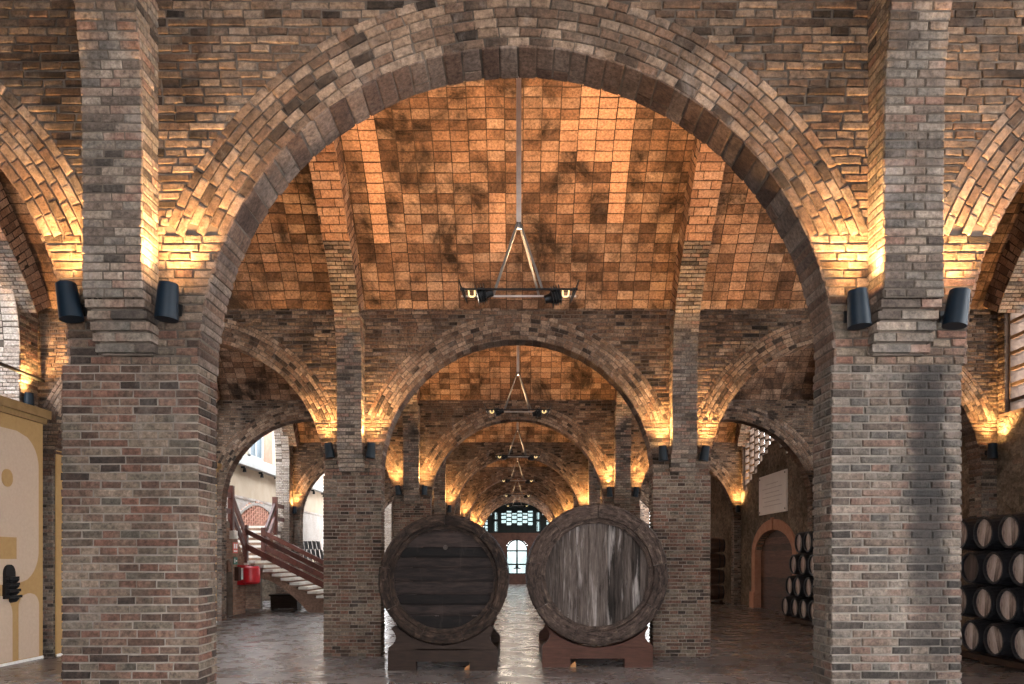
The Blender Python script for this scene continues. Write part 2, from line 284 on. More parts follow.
# ------------------------------------------------------------------ mesh builder (all quads, numpy)
class MB:
    def __init__(s): s.v=[]; s.f=[]; s.r=[]; s.k=[]; s.m=[]; s.n=0
    def quads(s, V, Fq, rnd=0.5, kind=0.0, mat=0):
        V = np.asarray(V, float).reshape(-1, 3); Fq = np.asarray(Fq, int).reshape(-1, 4)
        s.v.append(V); s.f.append(Fq + s.n); s.n += len(V); k = len(Fq)
        for lst, val in ((s.r, rnd), (s.k, kind), (s.m, mat)):
            lst.append(np.full(k, val, float) if np.isscalar(val) else np.asarray(val, float))
        return s
    def box(s, lo, hi, rnd=None, kind=0.0, mat=0, M4=None):
        x0,y0,z0 = lo; x1,y1,z1 = hi
        V = np.array([(x0,y0,z0),(x1,y0,z0),(x1,y1,z0),(x0,y1,z0),(x0,y0,z1),(x1,y0,z1),(x1,y1,z1),(x0,y1,z1)], float)
        if M4 is not None: V = np.array([M4 @ Vector(p) for p in V])
        return s.quads(V, [(0,3,2,1),(4,5,6,7),(0,1,5,4),(1,2,6,5),(2,3,7,6),(3,0,4,7)], random.random() if rnd is None else rnd, kind, mat)
    def bar(s, a, b, w, h=None, up=(0,0,1), rnd=None, mat=0):
        a = Vector(a); b = Vector(b); h = h or w
        d = (b-a).normalized(); up = Vector(up)
        if abs(d.dot(up)) > 0.98: up = Vector((0,1,0))
        sd = d.cross(up).normalized(); u2 = sd.cross(d)
        V = [p + sd*i*w/2 + u2*j*h/2 for p in (a, b) for i, j in ((-1,-1),(1,-1),(1,1),(-1,1))]
        return s.quads([tuple(p) for p in V], [(0,1,2,3),(7,6,5,4),(0,4,5,1),(1,5,6,2),(2,6,7,3),(3,7,4,0)], random.random() if rnd is None else rnd, 0, mat)
    def tube(s, pts, r, seg=10, mat=0, caps=True):
        pts = [Vector(p) for p in pts]; rs = r if isinstance(r, (list, tuple)) else [r]*len(pts)
        V = []
        for i, p in enumerate(pts):
            d = (pts[min(i+1, len(pts)-1)] - pts[max(i-1, 0)]).normalized()
            up = Vector((0,0,1)) if abs(d.z) < 0.9 else Vector((0,1,0))
            a = d.cross(up).normalized(); b = a.cross(d)
            for k in range(seg):
                t = 2*PI*k/seg; V.append(tuple(p + (a*math.cos(t) + b*math.sin(t))*rs[i]))
        Fq = [(i*seg+k, i*seg+(k+1)%seg, (i+1)*seg+(k+1)%seg, (i+1)*seg+k) for i in range(len(pts)-1) for k in range(seg)]
        if caps:
            for base, flip in ((0, 1), ((len(pts)-1)*seg, 0)):
                for k in range(1, seg//2):
                    q = (base+k-1 if k > 1 else base, base+k, base+seg-1-k, base+seg-k if k > 1 else base+seg-1)
                    if k == 1: q = (base, base+1, base+seg-2, base+seg-1)
                    Fq.append(q[::-1] if flip else q)
        return s.quads(V, Fq, 0.5, 0, mat)
    def lathe(s, prof, seg=32, axis='Y', mat=0, rnd=0.5, closed=False):
        """prof: list of (along, radius)"""
        V = []
        for (y, r) in prof:
            for k in range(seg):
                t = 2*PI*k/seg; c, q = r*math.cos(t), r*math.sin(t)
                V.append({'Y': (c, y, q), 'X': (y, c, q), 'Z': (c, q, y)}[axis])
        n = len(prof)
        Fq = [(i*seg+k, (i+1)*seg+k, (i+1)*seg+(k+1)%seg, i*seg+(k+1)%seg) for i in range(n-1) for k in range(seg)]
        if axis != 'Y': Fq = [q[::-1] for q in Fq]
        return s.quads(V, Fq, rnd, 0, mat)
    def prism(s, outline, y0, y1, mat=0, fan=None, rnd=0.5):
        """outline in (x,z), extruded along y; fan: list of quads (indices) filling the outline"""
        n = len(outline)
        V = [(x, y0, z) for x, z in outline] + [(x, y1, z) for x, z in outline]
        Fq = [(i, i+n, (i+1)%n+n, (i+1)%n) for i in range(n)]
        for q in fan: Fq.append(q); Fq.append(tuple(i+n for i in q[::-1]))
        return s.quads(V, Fq, rnd, 0, mat)
    def bricks(s, fmap, rects, h=0.012, cham=0.006, jit=0.0025, kind=0.0, mat=0, wj=0.004):
        R = np.asarray(rects, float).reshape(-1, 4)
        n = len(R)
        if n == 0: return s
        u0, v0, u1, v1 = R.T
        U = np.stack([u0, u1, u1, u0], 1) + rng.uniform(-jit, jit, (n, 4))
        Vv = np.stack([v0, v0, v1, v1], 1) + rng.uniform(-jit, jit, (n, 4))
        su = np.array([1, -1, -1, 1])*cham; sv = np.array([1, 1, -1, -1])*cham
        hh = (h + rng.uniform(-wj, wj, (n, 1)) + rng.uniform(-wj*0.35, wj*0.35, (n, 4)))
        Ua = np.concatenate([U, U, U+su], 1); Va = np.concatenate([Vv, Vv, Vv+sv], 1)
        W = np.concatenate([np.full((n, 4), -0.01), hh-cham*0.8, hh], 1)
        P = fmap(Ua, Va, W).reshape(-1, 3)
        q = [(8,9,10,11)] + [(4+i, 4+(i+1)%4, 8+(i+1)%4, 8+i) for i in range(4)] + [(i, (i+1)%4, 4+(i+1)%4, 4+i) for i in range(4)]
        q = np.array(q)[None] + (np.arange(n)*12)[:, None, None]
        rn = np.repeat(rng.uniform(0, 1, n), 9)
        kd = np.repeat(np.full(n, kind) if np.isscalar(kind) else np.asarray(kind), 9)
        return s.quads(P, q.reshape(-1, 4), rn, kd, mat)
    def patch(s, fmap, us, vs, w=0.0, mat=1):
        U, Vv = np.meshgrid(us, vs, indexing='ij')
        P = fmap(U, Vv, np.full_like(U, w)).reshape(-1, 3)
        nu, nv = len(us), len(vs)
        Fq = [(i*nv+j, (i+1)*nv+j, (i+1)*nv+j+1, i*nv+j+1) for i in range(nu-1) for j in range(nv-1)]
        return s.quads(P, Fq, 0.5, 0, mat)
    def mesh(s, name, mats):
        V = np.concatenate(s.v); Fq = np.concatenate(s.f)
        me = bpy.data.meshes.new(name)
        me.vertices.add(len(V)); me.vertices.foreach_set('co', V.astype(np.float32).ravel())
        me.loops.add(len(Fq)*4); me.loops.foreach_set('vertex_index', Fq.astype(np.int32).ravel())
        me.polygons.add(len(Fq)); me.polygons.foreach_set('loop_start', np.arange(0, len(Fq)*4, 4, dtype=np.int32))
        try: me.polygons.foreach_set('loop_total', np.full(len(Fq), 4, dtype=np.int32))
        except Exception: pass
        me.polygons.foreach_set('material_index', np.concatenate(s.m).astype(np.int32))
        for nm, arr in (('rnd', s.r), ('kind', s.k)):
            a = me.attributes.new(nm, 'FLOAT', 'FACE'); a.data.foreach_set('value', np.concatenate(arr).astype(np.float32))
        me.polygons.foreach_set('use_smooth', np.zeros(len(Fq), dtype=bool))
        for m in mats: me.materials.append(m)
        me.update(calc_edges=True); me.validate()
        return me
    def build(s, name, mats, parent=None, loc=None, smooth=False):
        if not isinstance(mats, (list, tuple)): mats = [mats]
        me = s.mesh(name, mats)
        if smooth:
            me.polygons.foreach_set('use_smooth', [True]*len(me.polygons))
            try: me.set_sharp_from_angle(angle=math.radians(40))
            except Exception: pass
        return link(name, me, parent, loc)
def link(name, me, parent=None, loc=None):
    o = bpy.data.objects.new(name, me); COL.objects.link(o)
    if parent: o.parent = parent
    if loc: o.location = loc
    return o
def tag(o, label=None, cat=None, group=None):
    if label: o['label'] = label
    if cat: o['category'] = cat
    if group: o['group'] = group
    return o
def struct(o): o['kind'] = 'structure'; return o
def thing(name, label, cat, loc=(0,0,0), rotz=0.0, group=None):
    o = bpy.data.objects.new(name, None); COL.objects.link(o); o.empty_display_size = 0.2
    o.location = loc; o.rotation_euler = (0, 0, rotz)
    return tag(o, label, cat, group)
def copy_tree(o, parent=None, loc=None, label=None, group=None, rotz=None):
    c = o.copy(); COL.objects.link(c)
    if parent: c.parent = parent
    if loc is not None: c.location = loc
    if rotz is not None: c.rotation_euler = (0, 0, rotz)
    if label: c['label'] = label
    if group: c['group'] = group
    for ch in list(o.children): copy_tree(ch, c)
    return c

# maps: (u, v, w) -> xyz, right handed
def m_front(y0=0.0): return lambda u, v, w: np.stack([u, y0 - w, v], -1)          # faces -Y
def m_back(y0=0.0): return lambda u, v, w: np.stack([-u, y0 + w, v], -1)           # faces +Y
def m_pos(x0): return lambda u, v, w: np.stack([x0 + w, u, v], -1)                # faces +X
def m_neg(x0): return lambda u, v, w: np.stack([x0 - w, -u, v], -1)               # faces -X

def fill(a, b, L, j, off, vary=0.08, mn=0.035):
    """brick intervals between a and b"""
    out = []; p = a - off
    while p < b:
        l = L*(1 + random.uniform(-vary, vary)); q = p + l
        s0, s1 = max(p + j/2, a), min(q - j/2, b)
        if s1 - s0 > mn: out.append([s0, s1])
        elif out and s1 > s0 and s1 >= b - 1e-6: out[-1][1] = b
        p = q
    return out
def courses(spans, z0, z1, ch=0.056, j=0.011, LS=0.27, LH=0.132, bond='english'):
    """spans(zmid) -> list of (a,b)"""
    n = max(1, round((z1 - z0)/ch)); ch = (z1 - z0)/n; R = []
    for i in range(n):
        a, b = z0 + i*ch, z0 + (i+1)*ch
        for (p, q) in spans((a+b)/2):
            if q - p < 0.03: continue
            if bond == 'english':
                L, off = (LS, 0.0) if i % 2 else (LH, 0.0)
                if i % 2: off = LH/2*1.0
            else: L, off = LS, (LS/2 if i % 2 else 0)*1.0 + random.uniform(-.05, .05) % LS
            for s0, s1 in fill(p, q, L, j, off): R.append((s0, a + j/2, s1, b - j/2))
    return R

# ------------------------------------------------------------------ pillars
PIL = [(0.22, 3.25), (0.22, 4.2), (0.235, 4.7), (0.295, 5.05), (0.39, 5.32)]         # pilaster face: (offset from wall, z)
RIB = [(0.39, 5.32), (0.60, 5.65), (0.85, 5.95), (1.35, 6.47), (1.80, 6.93), (2.2, 7.24), (2.7, 7.48), (3.325, 7.56)]
VLT = [(0.0, 5.5), (0.25, 5.88), (0.6, 6.3), (1.1, 6.84), (1.6, 7.26), (2.2, 7.6), (2.8, 7.78), (3.325, 7.84)]
def dense(prof, n=40):
    P = np.array(prof); d = np.r_[0, np.cumsum(np.hypot(*np.diff(P, axis=0).T))]
    s = np.linspace(0, d[-1], n)
    # light smoothing through a cubic fit per coordinate
    return s, np.interp(s, d, P[:, 0]), np.interp(s, d, P[:, 1])
def m_profile(prof, y0=0.0):
    """u = x, v = arc length, w = out of the surface; profile offset is measured towards -Y from y0"""
    s, o, z = dense(prof, 60)
    k = np.ones(5)/5
    o = np.r_[o[:2], np.convolve(o, k, 'valid'), o[-2:]]; z = np.r_[z[:2], np.convolve(z, k, 'valid'), z[-2:]]
    to, tz = np.gradient(o), np.gradient(z); L = np.hypot(to, tz); to /= L; tz /= L
    def f(u, v, w):
        a, b = np.interp(v, s, o), np.interp(v, s, z); da, db = np.interp(v, s, to), np.interp(v, s, tz)
        # outward normal: to the camera side / downwards
        return np.stack([u, y0 - (a + w*db), b - w*da], -1)
    return f, s[-1]

def make_pillar_meshes(xh, depth, bmat, mmat, tag_, pil=True, zt=SPR):
    """shaft centred on x=0, front plane y=0"""
    mb = MB(); g = 0.0
    sp = lambda a, b: (lambda z: [(a, b)])
    mb.bricks(m_front(0), courses(sp(-xh-0.006, xh+0.006), 0, zt), kind=0)
    mb.bricks(m_pos(xh), courses(sp(0.004, depth), 0, zt))
    mb.bricks(m_neg(-xh), courses(sp(-depth, -0.004), 0, zt))
    mb.bricks(m_back(depth), courses(sp(-xh, xh), 0, zt))
    mb.box((-xh, 0, 0), (xh, depth, zt), mat=1)
    return mb.mesh('shaft', [bmat, mmat])
def pilaster_mesh(hw=0.19):
    mb = MB()
    f, L = m_profile(PIL)
    mb.bricks(f, courses(lambda z: [(-hw-0.005, hw+0.005)], 0, L, 0.057, LS=0.27, LH=0.135), h=0.010, cham=0.005, wj=0.0025)
    mb.patch(f, np.linspace(-hw, hw, 3), np.linspace(0, L, 20))
    zs = [p[1] for p in PIL]; os_ = [p[0] for p in PIL]
    off = lambda z: float(np.interp(z, zs, os_))
    mb.bricks(m_pos(hw), courses(lambda z: [(-off(z)+0.008, 0)], 3.25, 5.32, 0.057, LS=0.25, LH=0.125), h=0.007, cham=0.004, jit=0.0015, wj=0.0015)
    mb.bricks(m_neg(-hw), courses(lambda z: [(0, off(z)-0.008)], 3.25, 5.32, 0.057, LS=0.25, LH=0.125), h=0.007, cham=0.004, jit=0.0015, wj=0.0015)
    for sgn in (-1, 1):
        for a, b in zip(PIL[:-1], PIL[1:]):
            q = [(sgn*hw, 0, a[1]), (sgn*hw, -a[0], a[1]), (sgn*hw, -b[0], b[1]), (sgn*hw, 0, b[1])]
            mb.quads(q, [(0,1,2,3) if sgn < 0 else (3,2,1,0)], mat=1)
    return mb.mesh('pilaster', [M['brick_pilaster'], M['mortar_dark']])
def corbel_mesh(hw=0.19):
    mb = MB(); n = 5; h = 0.325/n
    for i in range(n):
        pr = 0.058 + 0.031*i + 0.012; z0 = 2.925 + i*h
        xs = fill(-hw-0.008, hw+0.008, 0.27, 0.008, 0.10 if i % 2 else 0.0)
        for a, b in xs:
            j = random.uniform(-.005, .005)
            mb.box((a, -pr+j, z0+0.013), (b, 0.0, z0+h), mat=0)
        mb.box((-hw+.02, -pr+0.035, z0), (hw-.02, 0, z0+h), rnd=.5, mat=1)
    return mb.mesh('corbel', [M['brick_pilaster'], M['mortar_dark']])
HWP = 0.45
SH_L = make_pillar_meshes(0.458, TH, M['brick_pillar'], M['mortar_light'], 'a')
SH_R = make_pillar_meshes(0.435, TH, M['brick_pillar_grey'], M['mortar_stained'], 'b')
SH_3 = make_pillar_meshes(HWP, TH, M['brick_pillar'], M['mortar_light'], 'c')
SH_O = make_pillar_meshes(0.17, TH, M['brick_pier'], M['mortar_light'], 'd')
PILM, CORM = pilaster_mesh(), corbel_mesh()
def pil_x(row, side): return side*PX if row else (-2.632 if side < 0 else 2.578)
ORD = ['front', 'second', 'third', 'fourth', 'fifth', 'sixth', 'seventh']
def pillar(row, side):
    sn = 'left' if side < 0 else 'right'
    extra = {(0,-1): 'big red-brown brick pillar at the left front, pilaster with two lamps above it',
             (0, 1): 'big greyish brick pillar at the right front with a dark vertical stain',
             (1,-1): 'brick pillar of the second row, left of the dark cask, beside the staircase',
             (1, 1): 'brick pillar of the second row, right of the pale weathered cask'}.get((row, side),
             f'{sn} nave brick pillar in the {ORD[row]} row from the front')
    t = thing('brick_pillar', extra, 'pillar', (pil_x(row, side), YW[row], 0), group='brick pillars along the nave')
    link('shaft', SH_3 if row else (SH_L if side < 0 else SH_R), t)
    link('pilaster', PILM, t); link('corbel', CORM, t)
for r in range(7):
    for sd in (-1, 1): pillar(r, sd)
for r in range(7):
    for sd in (-1, 1):
        t = thing('brick_pier', f'narrow brick pier of the {ORD[r]} row against the {"left" if sd < 0 else "right"} outer wall', 'pier', (sd*7.53, YW[r], 0), group='narrow piers at the outer walls')
        link('shaft', SH_O, t)

# ------------------------------------------------------------------ cross walls with three arches
def cross_wall(front):
    mb = MB()
    def spans(z):
        r = R_IN if z < HOR else R_IN + RING
        xs = [-8.1]
        for c in CX:
            h = math.sqrt(max(0, r*r - (z-SPR)**2)) if z - SPR < r else 0
            if h > 0: xs += [c-h, c+h]
        xs.append(8.1)
        return [(xs[i], xs[i+1]) for i in range(0, len(xs), 2)]
    top = 6.4 if front else WTOP
    R = np.array(courses(spans, SPR, top, 0.059, 0.012, LS=0.27, LH=0.135, bond='english'))
    low = rng.uniform(0, 1, len(R)) > (R[:, 1] - SPR)/0.75
    mb.bricks(m_front(0), R[~low], h=0.013, cham=0.006, jit=0.005, wj=0.004)
    mb.bricks(m_front(0), R[low], h=0.013, cham=0.006, jit=0.004, wj=0.004, mat=3)
    # solid core
    xs = set([-8.1, 8.1])
    for c in CX:
        for k in range(49): xs.add(round(c + R_IN*math.cos(PI*k/48), 5))
    xs = sorted(xs)
    def zl(x):
        for c in CX:
            if abs(x-c) < R_IN - 1e-6: return SPR + math.sqrt(R_IN**2 - (x-c)**2)
        return SPR
    n = len(xs); V = []
    for x in xs:
        z = zl(x); V += [(x, 0, z), (x, 0, top), (x, TH, z), (x, TH, top)]
    Fq = []; mt = []
    for i in range(n-1):
        a, b = 4*i, 4*(i+1)
        Fq += [(a, b, b+1, a+1), (a+3, b+3, b+2, a+2), (a+1, b+1, b+3, a+3), (a, a+2, b+2, b)]; mt += [1, 2, 2, 1]
    mb.quads(V, Fq, 0.5, 0, mt)
    return mb.mesh('wall_crosswise', [M['brick_wall'], M['mortar_dark'], M['brick_wall'], M['brick_pillar']])
def arch_mesh(front):
    """ring of concentric brick courses on the face, header tiles on the soffit"""
    mb = MB(); nr = 6; tr = RING/nr
    def mring(u, v, w):     # u: angle*-r.., use (angle, radius)
        return np.stack([v*np.cos(u), -w, SPR + v*np.sin(u)], -1)
    def m2(u, v, w): return mring(PI - u, v, w)
    R = []
    for i in range(nr):
        r0, r1 = R_IN + i*tr, R_IN + (i+1)*tr; rm = (r0+r1)/2
        t0 = math.asin((HOR-SPR)/rm)
        L = 0.145/rm
        for a, b in fill(t0, PI-t0, L, 0.009/rm, (L/2 if i % 2 else 0)): R.append((a, r0+0.005, b, r1-0.005))
    mb.bricks(m2, R, h=0.014, cham=0.005, jit=0.003, wj=0.003)
    # soffit: u along depth, v along the arc
    def ms(u, v, w): return np.stack([(R_IN-w)*np.cos(v), u, SPR + (R_IN-w)*np.sin(v)], -1)
    R = []
    L = 0.125
    t0 = math.asin((HOR-SPR)/R_IN)
    aL = L/R_IN; k = 0
    t = t0
    while t < PI - t0 - 1e-3:
        b = min(t + aL*random.uniform(.9, 1.1), PI-t0)
        for p, q in ([(-0.010, 0.31)] if random.random() < 0.7 else [(-0.010, 0.2), (0.212, 0.31)]): R.append((p, t+0.005/R_IN, q, b-0.005/R_IN))
        t = b
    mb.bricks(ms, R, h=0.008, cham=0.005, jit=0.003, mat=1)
    R = []
    for lo in (0.0, PI-t0):
        n = round(t0*R_IN/0.057)
        for i in range(n):
            a, b = lo + t0*i/n, lo + t0*(i+1)/n
            R.append((-0.012 + random.uniform(-.004,.004), a+0.004/R_IN, 0.31, b-0.004/R_IN))
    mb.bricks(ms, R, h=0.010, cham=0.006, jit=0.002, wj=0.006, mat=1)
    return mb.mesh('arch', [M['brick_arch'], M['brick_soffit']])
W1, W2 = cross_wall(True), cross_wall(False)
A1, A2, A3 = arch_mesh(True), arch_mesh(False), arch_mesh(False)
for r in range(7):
    w = struct(link('wall_' + ORD[r], W1 if r == 0 else W2, None, (0, YW[r], 0)))
    for i, c in enumerate(CX):
        link('arch', (A1, A2, A3)[(i + r) % 3], w, (c, 0, 0))

# ------------------------------------------------------------------ vaults and ribs
def vault(first):
    mb = MB()
    f, L = m_profile(VLT, y0=BAY)          # far half: springs from the next wall
    R = []; K = []
    cw, tl = 0.248, 0.138
    ncol = int(16.2/cw)
    for i in range(ncol):
        x0 = -8.1 + i*cw
        off = random.uniform(0, 0.02); nt_ = int(L/tl)
        fresh = None
        for j in range(nt_):
            a = j*tl*L/(nt_*tl) + off; b = a + L/nt_
            xm, fr = x0 + cw/2, j/nt_
            k = 0.0
            if first:
                if -2.16 < xm < -1.90 and 0.20 < fr: k = 0.95
                elif -2.42 < xm < -2.16 and 0.50 < fr: k = 0.7
                elif -1.7 < xm < -0.9 and 0.70 < fr < 0.79: k = 0.8
                elif 0.95 < xm < 1.65 and 0.47 < fr < 0.74: k = 0.85
                elif 1.32 < xm < 1.60 and 0.28 < fr < 0.5: k = 0.9
                elif 0.50 < xm < 0.95 and 0.53 < fr < 0.63: k = 0.8
                elif -0.35 < xm < -0.10 and 0.17 < fr < 0.40: k = 0.6
                elif 3.3 < xm < 3.55 and 0.03 < fr < 0.6: k = 0.5
                elif 3.05 < xm < 3.3 and 0.2 < fr < 0.32: k = 0.5
                elif 3.75 < xm < 4.0 and 0.2 < fr < 0.36: k = 0.55
                elif -3.85 < xm < -3.6 and 0.12 < fr < 0.2: k = 0.6
            elif (math.sin(i*12.9898)*43758.5) % 1 > 0.86 and fr > (math.sin(i*7.1)*555.5) % 1: k = 0.6
            if k: k = min(1, k + random.uniform(-.12, .12))
            if b > L: b = L
            R.append((x0+0.006, a+0.006, x0+cw-0.006, b-0.006)); K.append(k)
    mb.bricks(f, R, h=0.008, cham=0.004, jit=0.003, kind=np.array(K), wj=0.004)
    us = np.linspace(-8.1, 8.1, 12); vs = np.linspace(0, L, 30)
    mb.patch(f, us, vs, 0.0, 1); mb.patch(f, us, vs, -0.12, 1)
    f2 = lambda u, v, w: (lambda P: np.stack([-P[..., 0], BAY + TH - P[..., 1], P[..., 2]], -1))(f(u, v, w))
    mb.patch(f2, us, vs, 0.0, 2); mb.patch(f2, us, vs, -0.12, 1)
    return mb.mesh('ceiling', [M['tile'], M['mortar_tile'], M['tile']])
def rib_mesh(hw=0.19):
    mb = MB()
    f, L = m_profile(RIB, y0=0.0)
    cut = 1.05
    mb.bricks(f, courses(lambda z: [(-hw-0.004, hw+0.004)], 0, cut, 0.057, LS=0.27, LH=0.135), mat=2)
    mb.bricks(f, courses(lambda z: [(-hw-0.004, hw+0.004)], cut, L, 0.115, LS=0.26, bond='run', LH=.13), h=0.008, kind=0.25)
    us, vs = np.linspace(-hw, hw, 2), np.linspace(0, L, 40)
    mb.patch(f, us, vs, 0.0)
    for sgn in (-1, 1):
        g = (lambda u, v, w, sgn=sgn: (lambda P: P)(f(np.full_like(v, sgn*hw), v, u if sgn > 0 else -u)) + np.stack([w*sgn, 0*w, 0*w], -1))
        lo, hi = (-0.45, 0.0) if sgn > 0 else (0.0, 0.45)
        mb.patch(g, np.linspace(lo, hi, 2), vs, 0.0)
        R = courses(lambda z: [(lo, hi)], 0, L, 0.10, LS=0.24, LH=0.13, bond='run')
        mb.bricks(g, R, h=0.004, mat=0)
    return mb.mesh('rib', [M['rib'], M['mortar_tile'], M['brick_pilaster']])
V1, V2 = vault(True), vault(False)
RM = rib_mesh()
for r in range(6):
    c = struct(link(f'ceiling_{r+1}', V1 if r == 0 else V2, None, (0, YW[r], 0)))
    for s in (-1, 1):
        link('rib', RM, c, (s*PX, BAY, 0))
        rb = link('rib', RM, c, (s*PX, TH, 0)); rb.rotation_euler = (0, 0, PI)
        link('rib', RM, c, (s*7.55, BAY, 0))
# half vault over the viewer's own bay
f0, L0 = m_profile(VLT, y0=0.0)
mb = MB(); mb.patch(f0, np.linspace(-8.1, 8.1, 12), np.linspace(0, L0, 30), 0, 0); mb.patch(f0, np.linspace(-8.1, 8.1, 12), np.linspace(0, L0, 30), -0.12, 0)
c = struct(mb.build('ceiling_entrance', [M['tile']], None, (0, YW[0], 0)))
for s in (-1, 1): link('rib', RM, c, (s*PX, 0, 0))

w = struct(link('wall_back_blocker', W2, None, (0, YW[0]-BAY, 0)))  # unseen cross wall behind the camera, added to limit light on the front
for c_ in CX: link('arch', A2, w, (c_, 0, 0))
for c_ in (-5.2, 5.2):
    mb = MB(); mb.box((c_-2.3, 0.1, 0), (c_+2.3, 0.25, 5.2)); mb.build('infill', [M['brick_wall']], w, (0, 0, 0))  # aisle arches closed, out of view, to hold back light from behind
mb = MB(); f1 = lambda u, v, w: (lambda P: np.stack([-P[..., 0], TH - BAY - P[..., 1], P[..., 2]], -1))(f0(u, v, w))
mb.patch(f1, np.linspace(-8.1, 8.1, 12), np.linspace(0, L0, 30), 0, 0); mb.patch(f1, np.linspace(-8.1, 8.1, 12), np.linspace(0, L0, 30), -.12, 0)
mb.build('vault_half', [M['tile']], c)
mb = MB(); mb.box((-8.1, -1.65, 0), (-7.6, 5.0, 8.0), mat=0); struct(mb.build('wall_blocker_left', [M['brick_wall']]))  # unseen side wall, added to shut daylight out of the camera bay
mb = MB(); mb.box((7.6, -1.65, 0), (8.1, -0.9, 8.0), mat=0); mb.box((7.6, 4.2, 0), (8.1, 5.0, 8.0), mat=0); mb.box((7.6, -0.9, 6.4), (8.1, 4.2, 8.0), mat=0)  # unseen side wall, added with an opening to light the left pillar
struct(mb.build('wall_added_right', [M['brick_wall']]))
# ------------------------------------------------------------------ floor
mb = MB(); mb.box((-12.5, -6, -0.25), (11, 47, 0.0), mat=0)
struct(mb.build('floor', M['floor']))

# ------------------------------------------------------------------ wall lamps
def lamp_template():
    t = thing('wall_lamp', 'x', 'lamp', (0, 0, 0))
    mb = MB(); mb.lathe([(-0.115, 0.0), (-0.115, 0.074), (0.12, 0.062), (0.12, 0.055), (-0.09, 0.066), (-0.09, 0.0)], 28, 'Z')
    sh = mb.build('lamp_shade', M['lamp_metal'], t, smooth=True)
    mb = MB(); mb.box((-0.018, 0.05, -0.03), (0.018, 0.145, 0.0)); mb.box((-0.035, 0.130, -0.05), (0.035, 0.147, 0.03))
    br = mb.build('bracket', M['black_metal'], t)
    mb = MB(); mb.lathe([(-0.03, 0.0), (-0.028, 0.025), (0.0, 0.04), (0.022, 0.025), (0.03, 0.0)], 14, 'Z')
    bu = mb.build('bulb', M['bulb'], sh, smooth=True)
    li = bpy.data.lights.new('uplight', 'SPOT'); li.energy = 290; li.color = (1.0, 0.56, 0.20)
    li.spot_size = math.radians(104); li.spot_blend = 1.0; li.shadow_soft_size = 0.03
    lo = link('lamp_light', li, sh, (0, 0, 0.075)); lo.rotation_euler = (PI+0.16, 0, 0)
    li = bpy.data.lights.new('uplight_spill', 'POINT'); li.energy = 5; li.color = (1.0, 0.56, 0.20); li.shadow_soft_size = 0.03
    link('lamp_spill', li, sh, (0, 0, 0.10))
    return t, sh
LT, LSH = lamp_template()
used = [False]
def lamp(x, y, z, tilt, label, rz=0.0):
    if not used[0]: t = LT; used[0] = True; t['label'] = label; t['group'] = 'uplights on the pillars'
    else: t = copy_tree(LT, label=label, group='uplights on the pillars')
    t.location = (x, y, z); t.rotation_euler = (0, 0, rz)
    for ch in t.children:
        if ch.name.startswith('lamp_shade'): ch.rotation_euler = (0, tilt, 0)
for r in range(7):
    for sd in (-1, 1):
        for k in (-1, 1):
            sn = 'left' if sd < 0 else 'right'; kn = 'left' if k < 0 else 'right'
            tl = k*(0.16 if k*sd > 0 else 0.06)
            lamp(pil_x(r, sd) + k*0.325, YW[r] - 0.150, 3.245 if sd < 0 else 3.20, tl,
                 f'blue-black tapered uplight on the {kn} of the corbel of the {ORD[r]} {sn} pillar')
lamp(-7.50, 11.30, 3.98, 0.0, 'small dark uplight above the ochre cornice at the left edge', PI/2)
lamp(7.44, YW[1]-0.15, 3.24, 0.0, 'dark uplight on the narrow pier above the nearest barrel stack')
lamp(-7.50, YW[3]-0.15, 3.20, 0.0, 'small dark uplight on the pier behind the staircase')
lamp(7.46, YW[3]-0.15, 3.24, 0.0, 'small uplight left of the white wall plaque, throwing yellow light up')

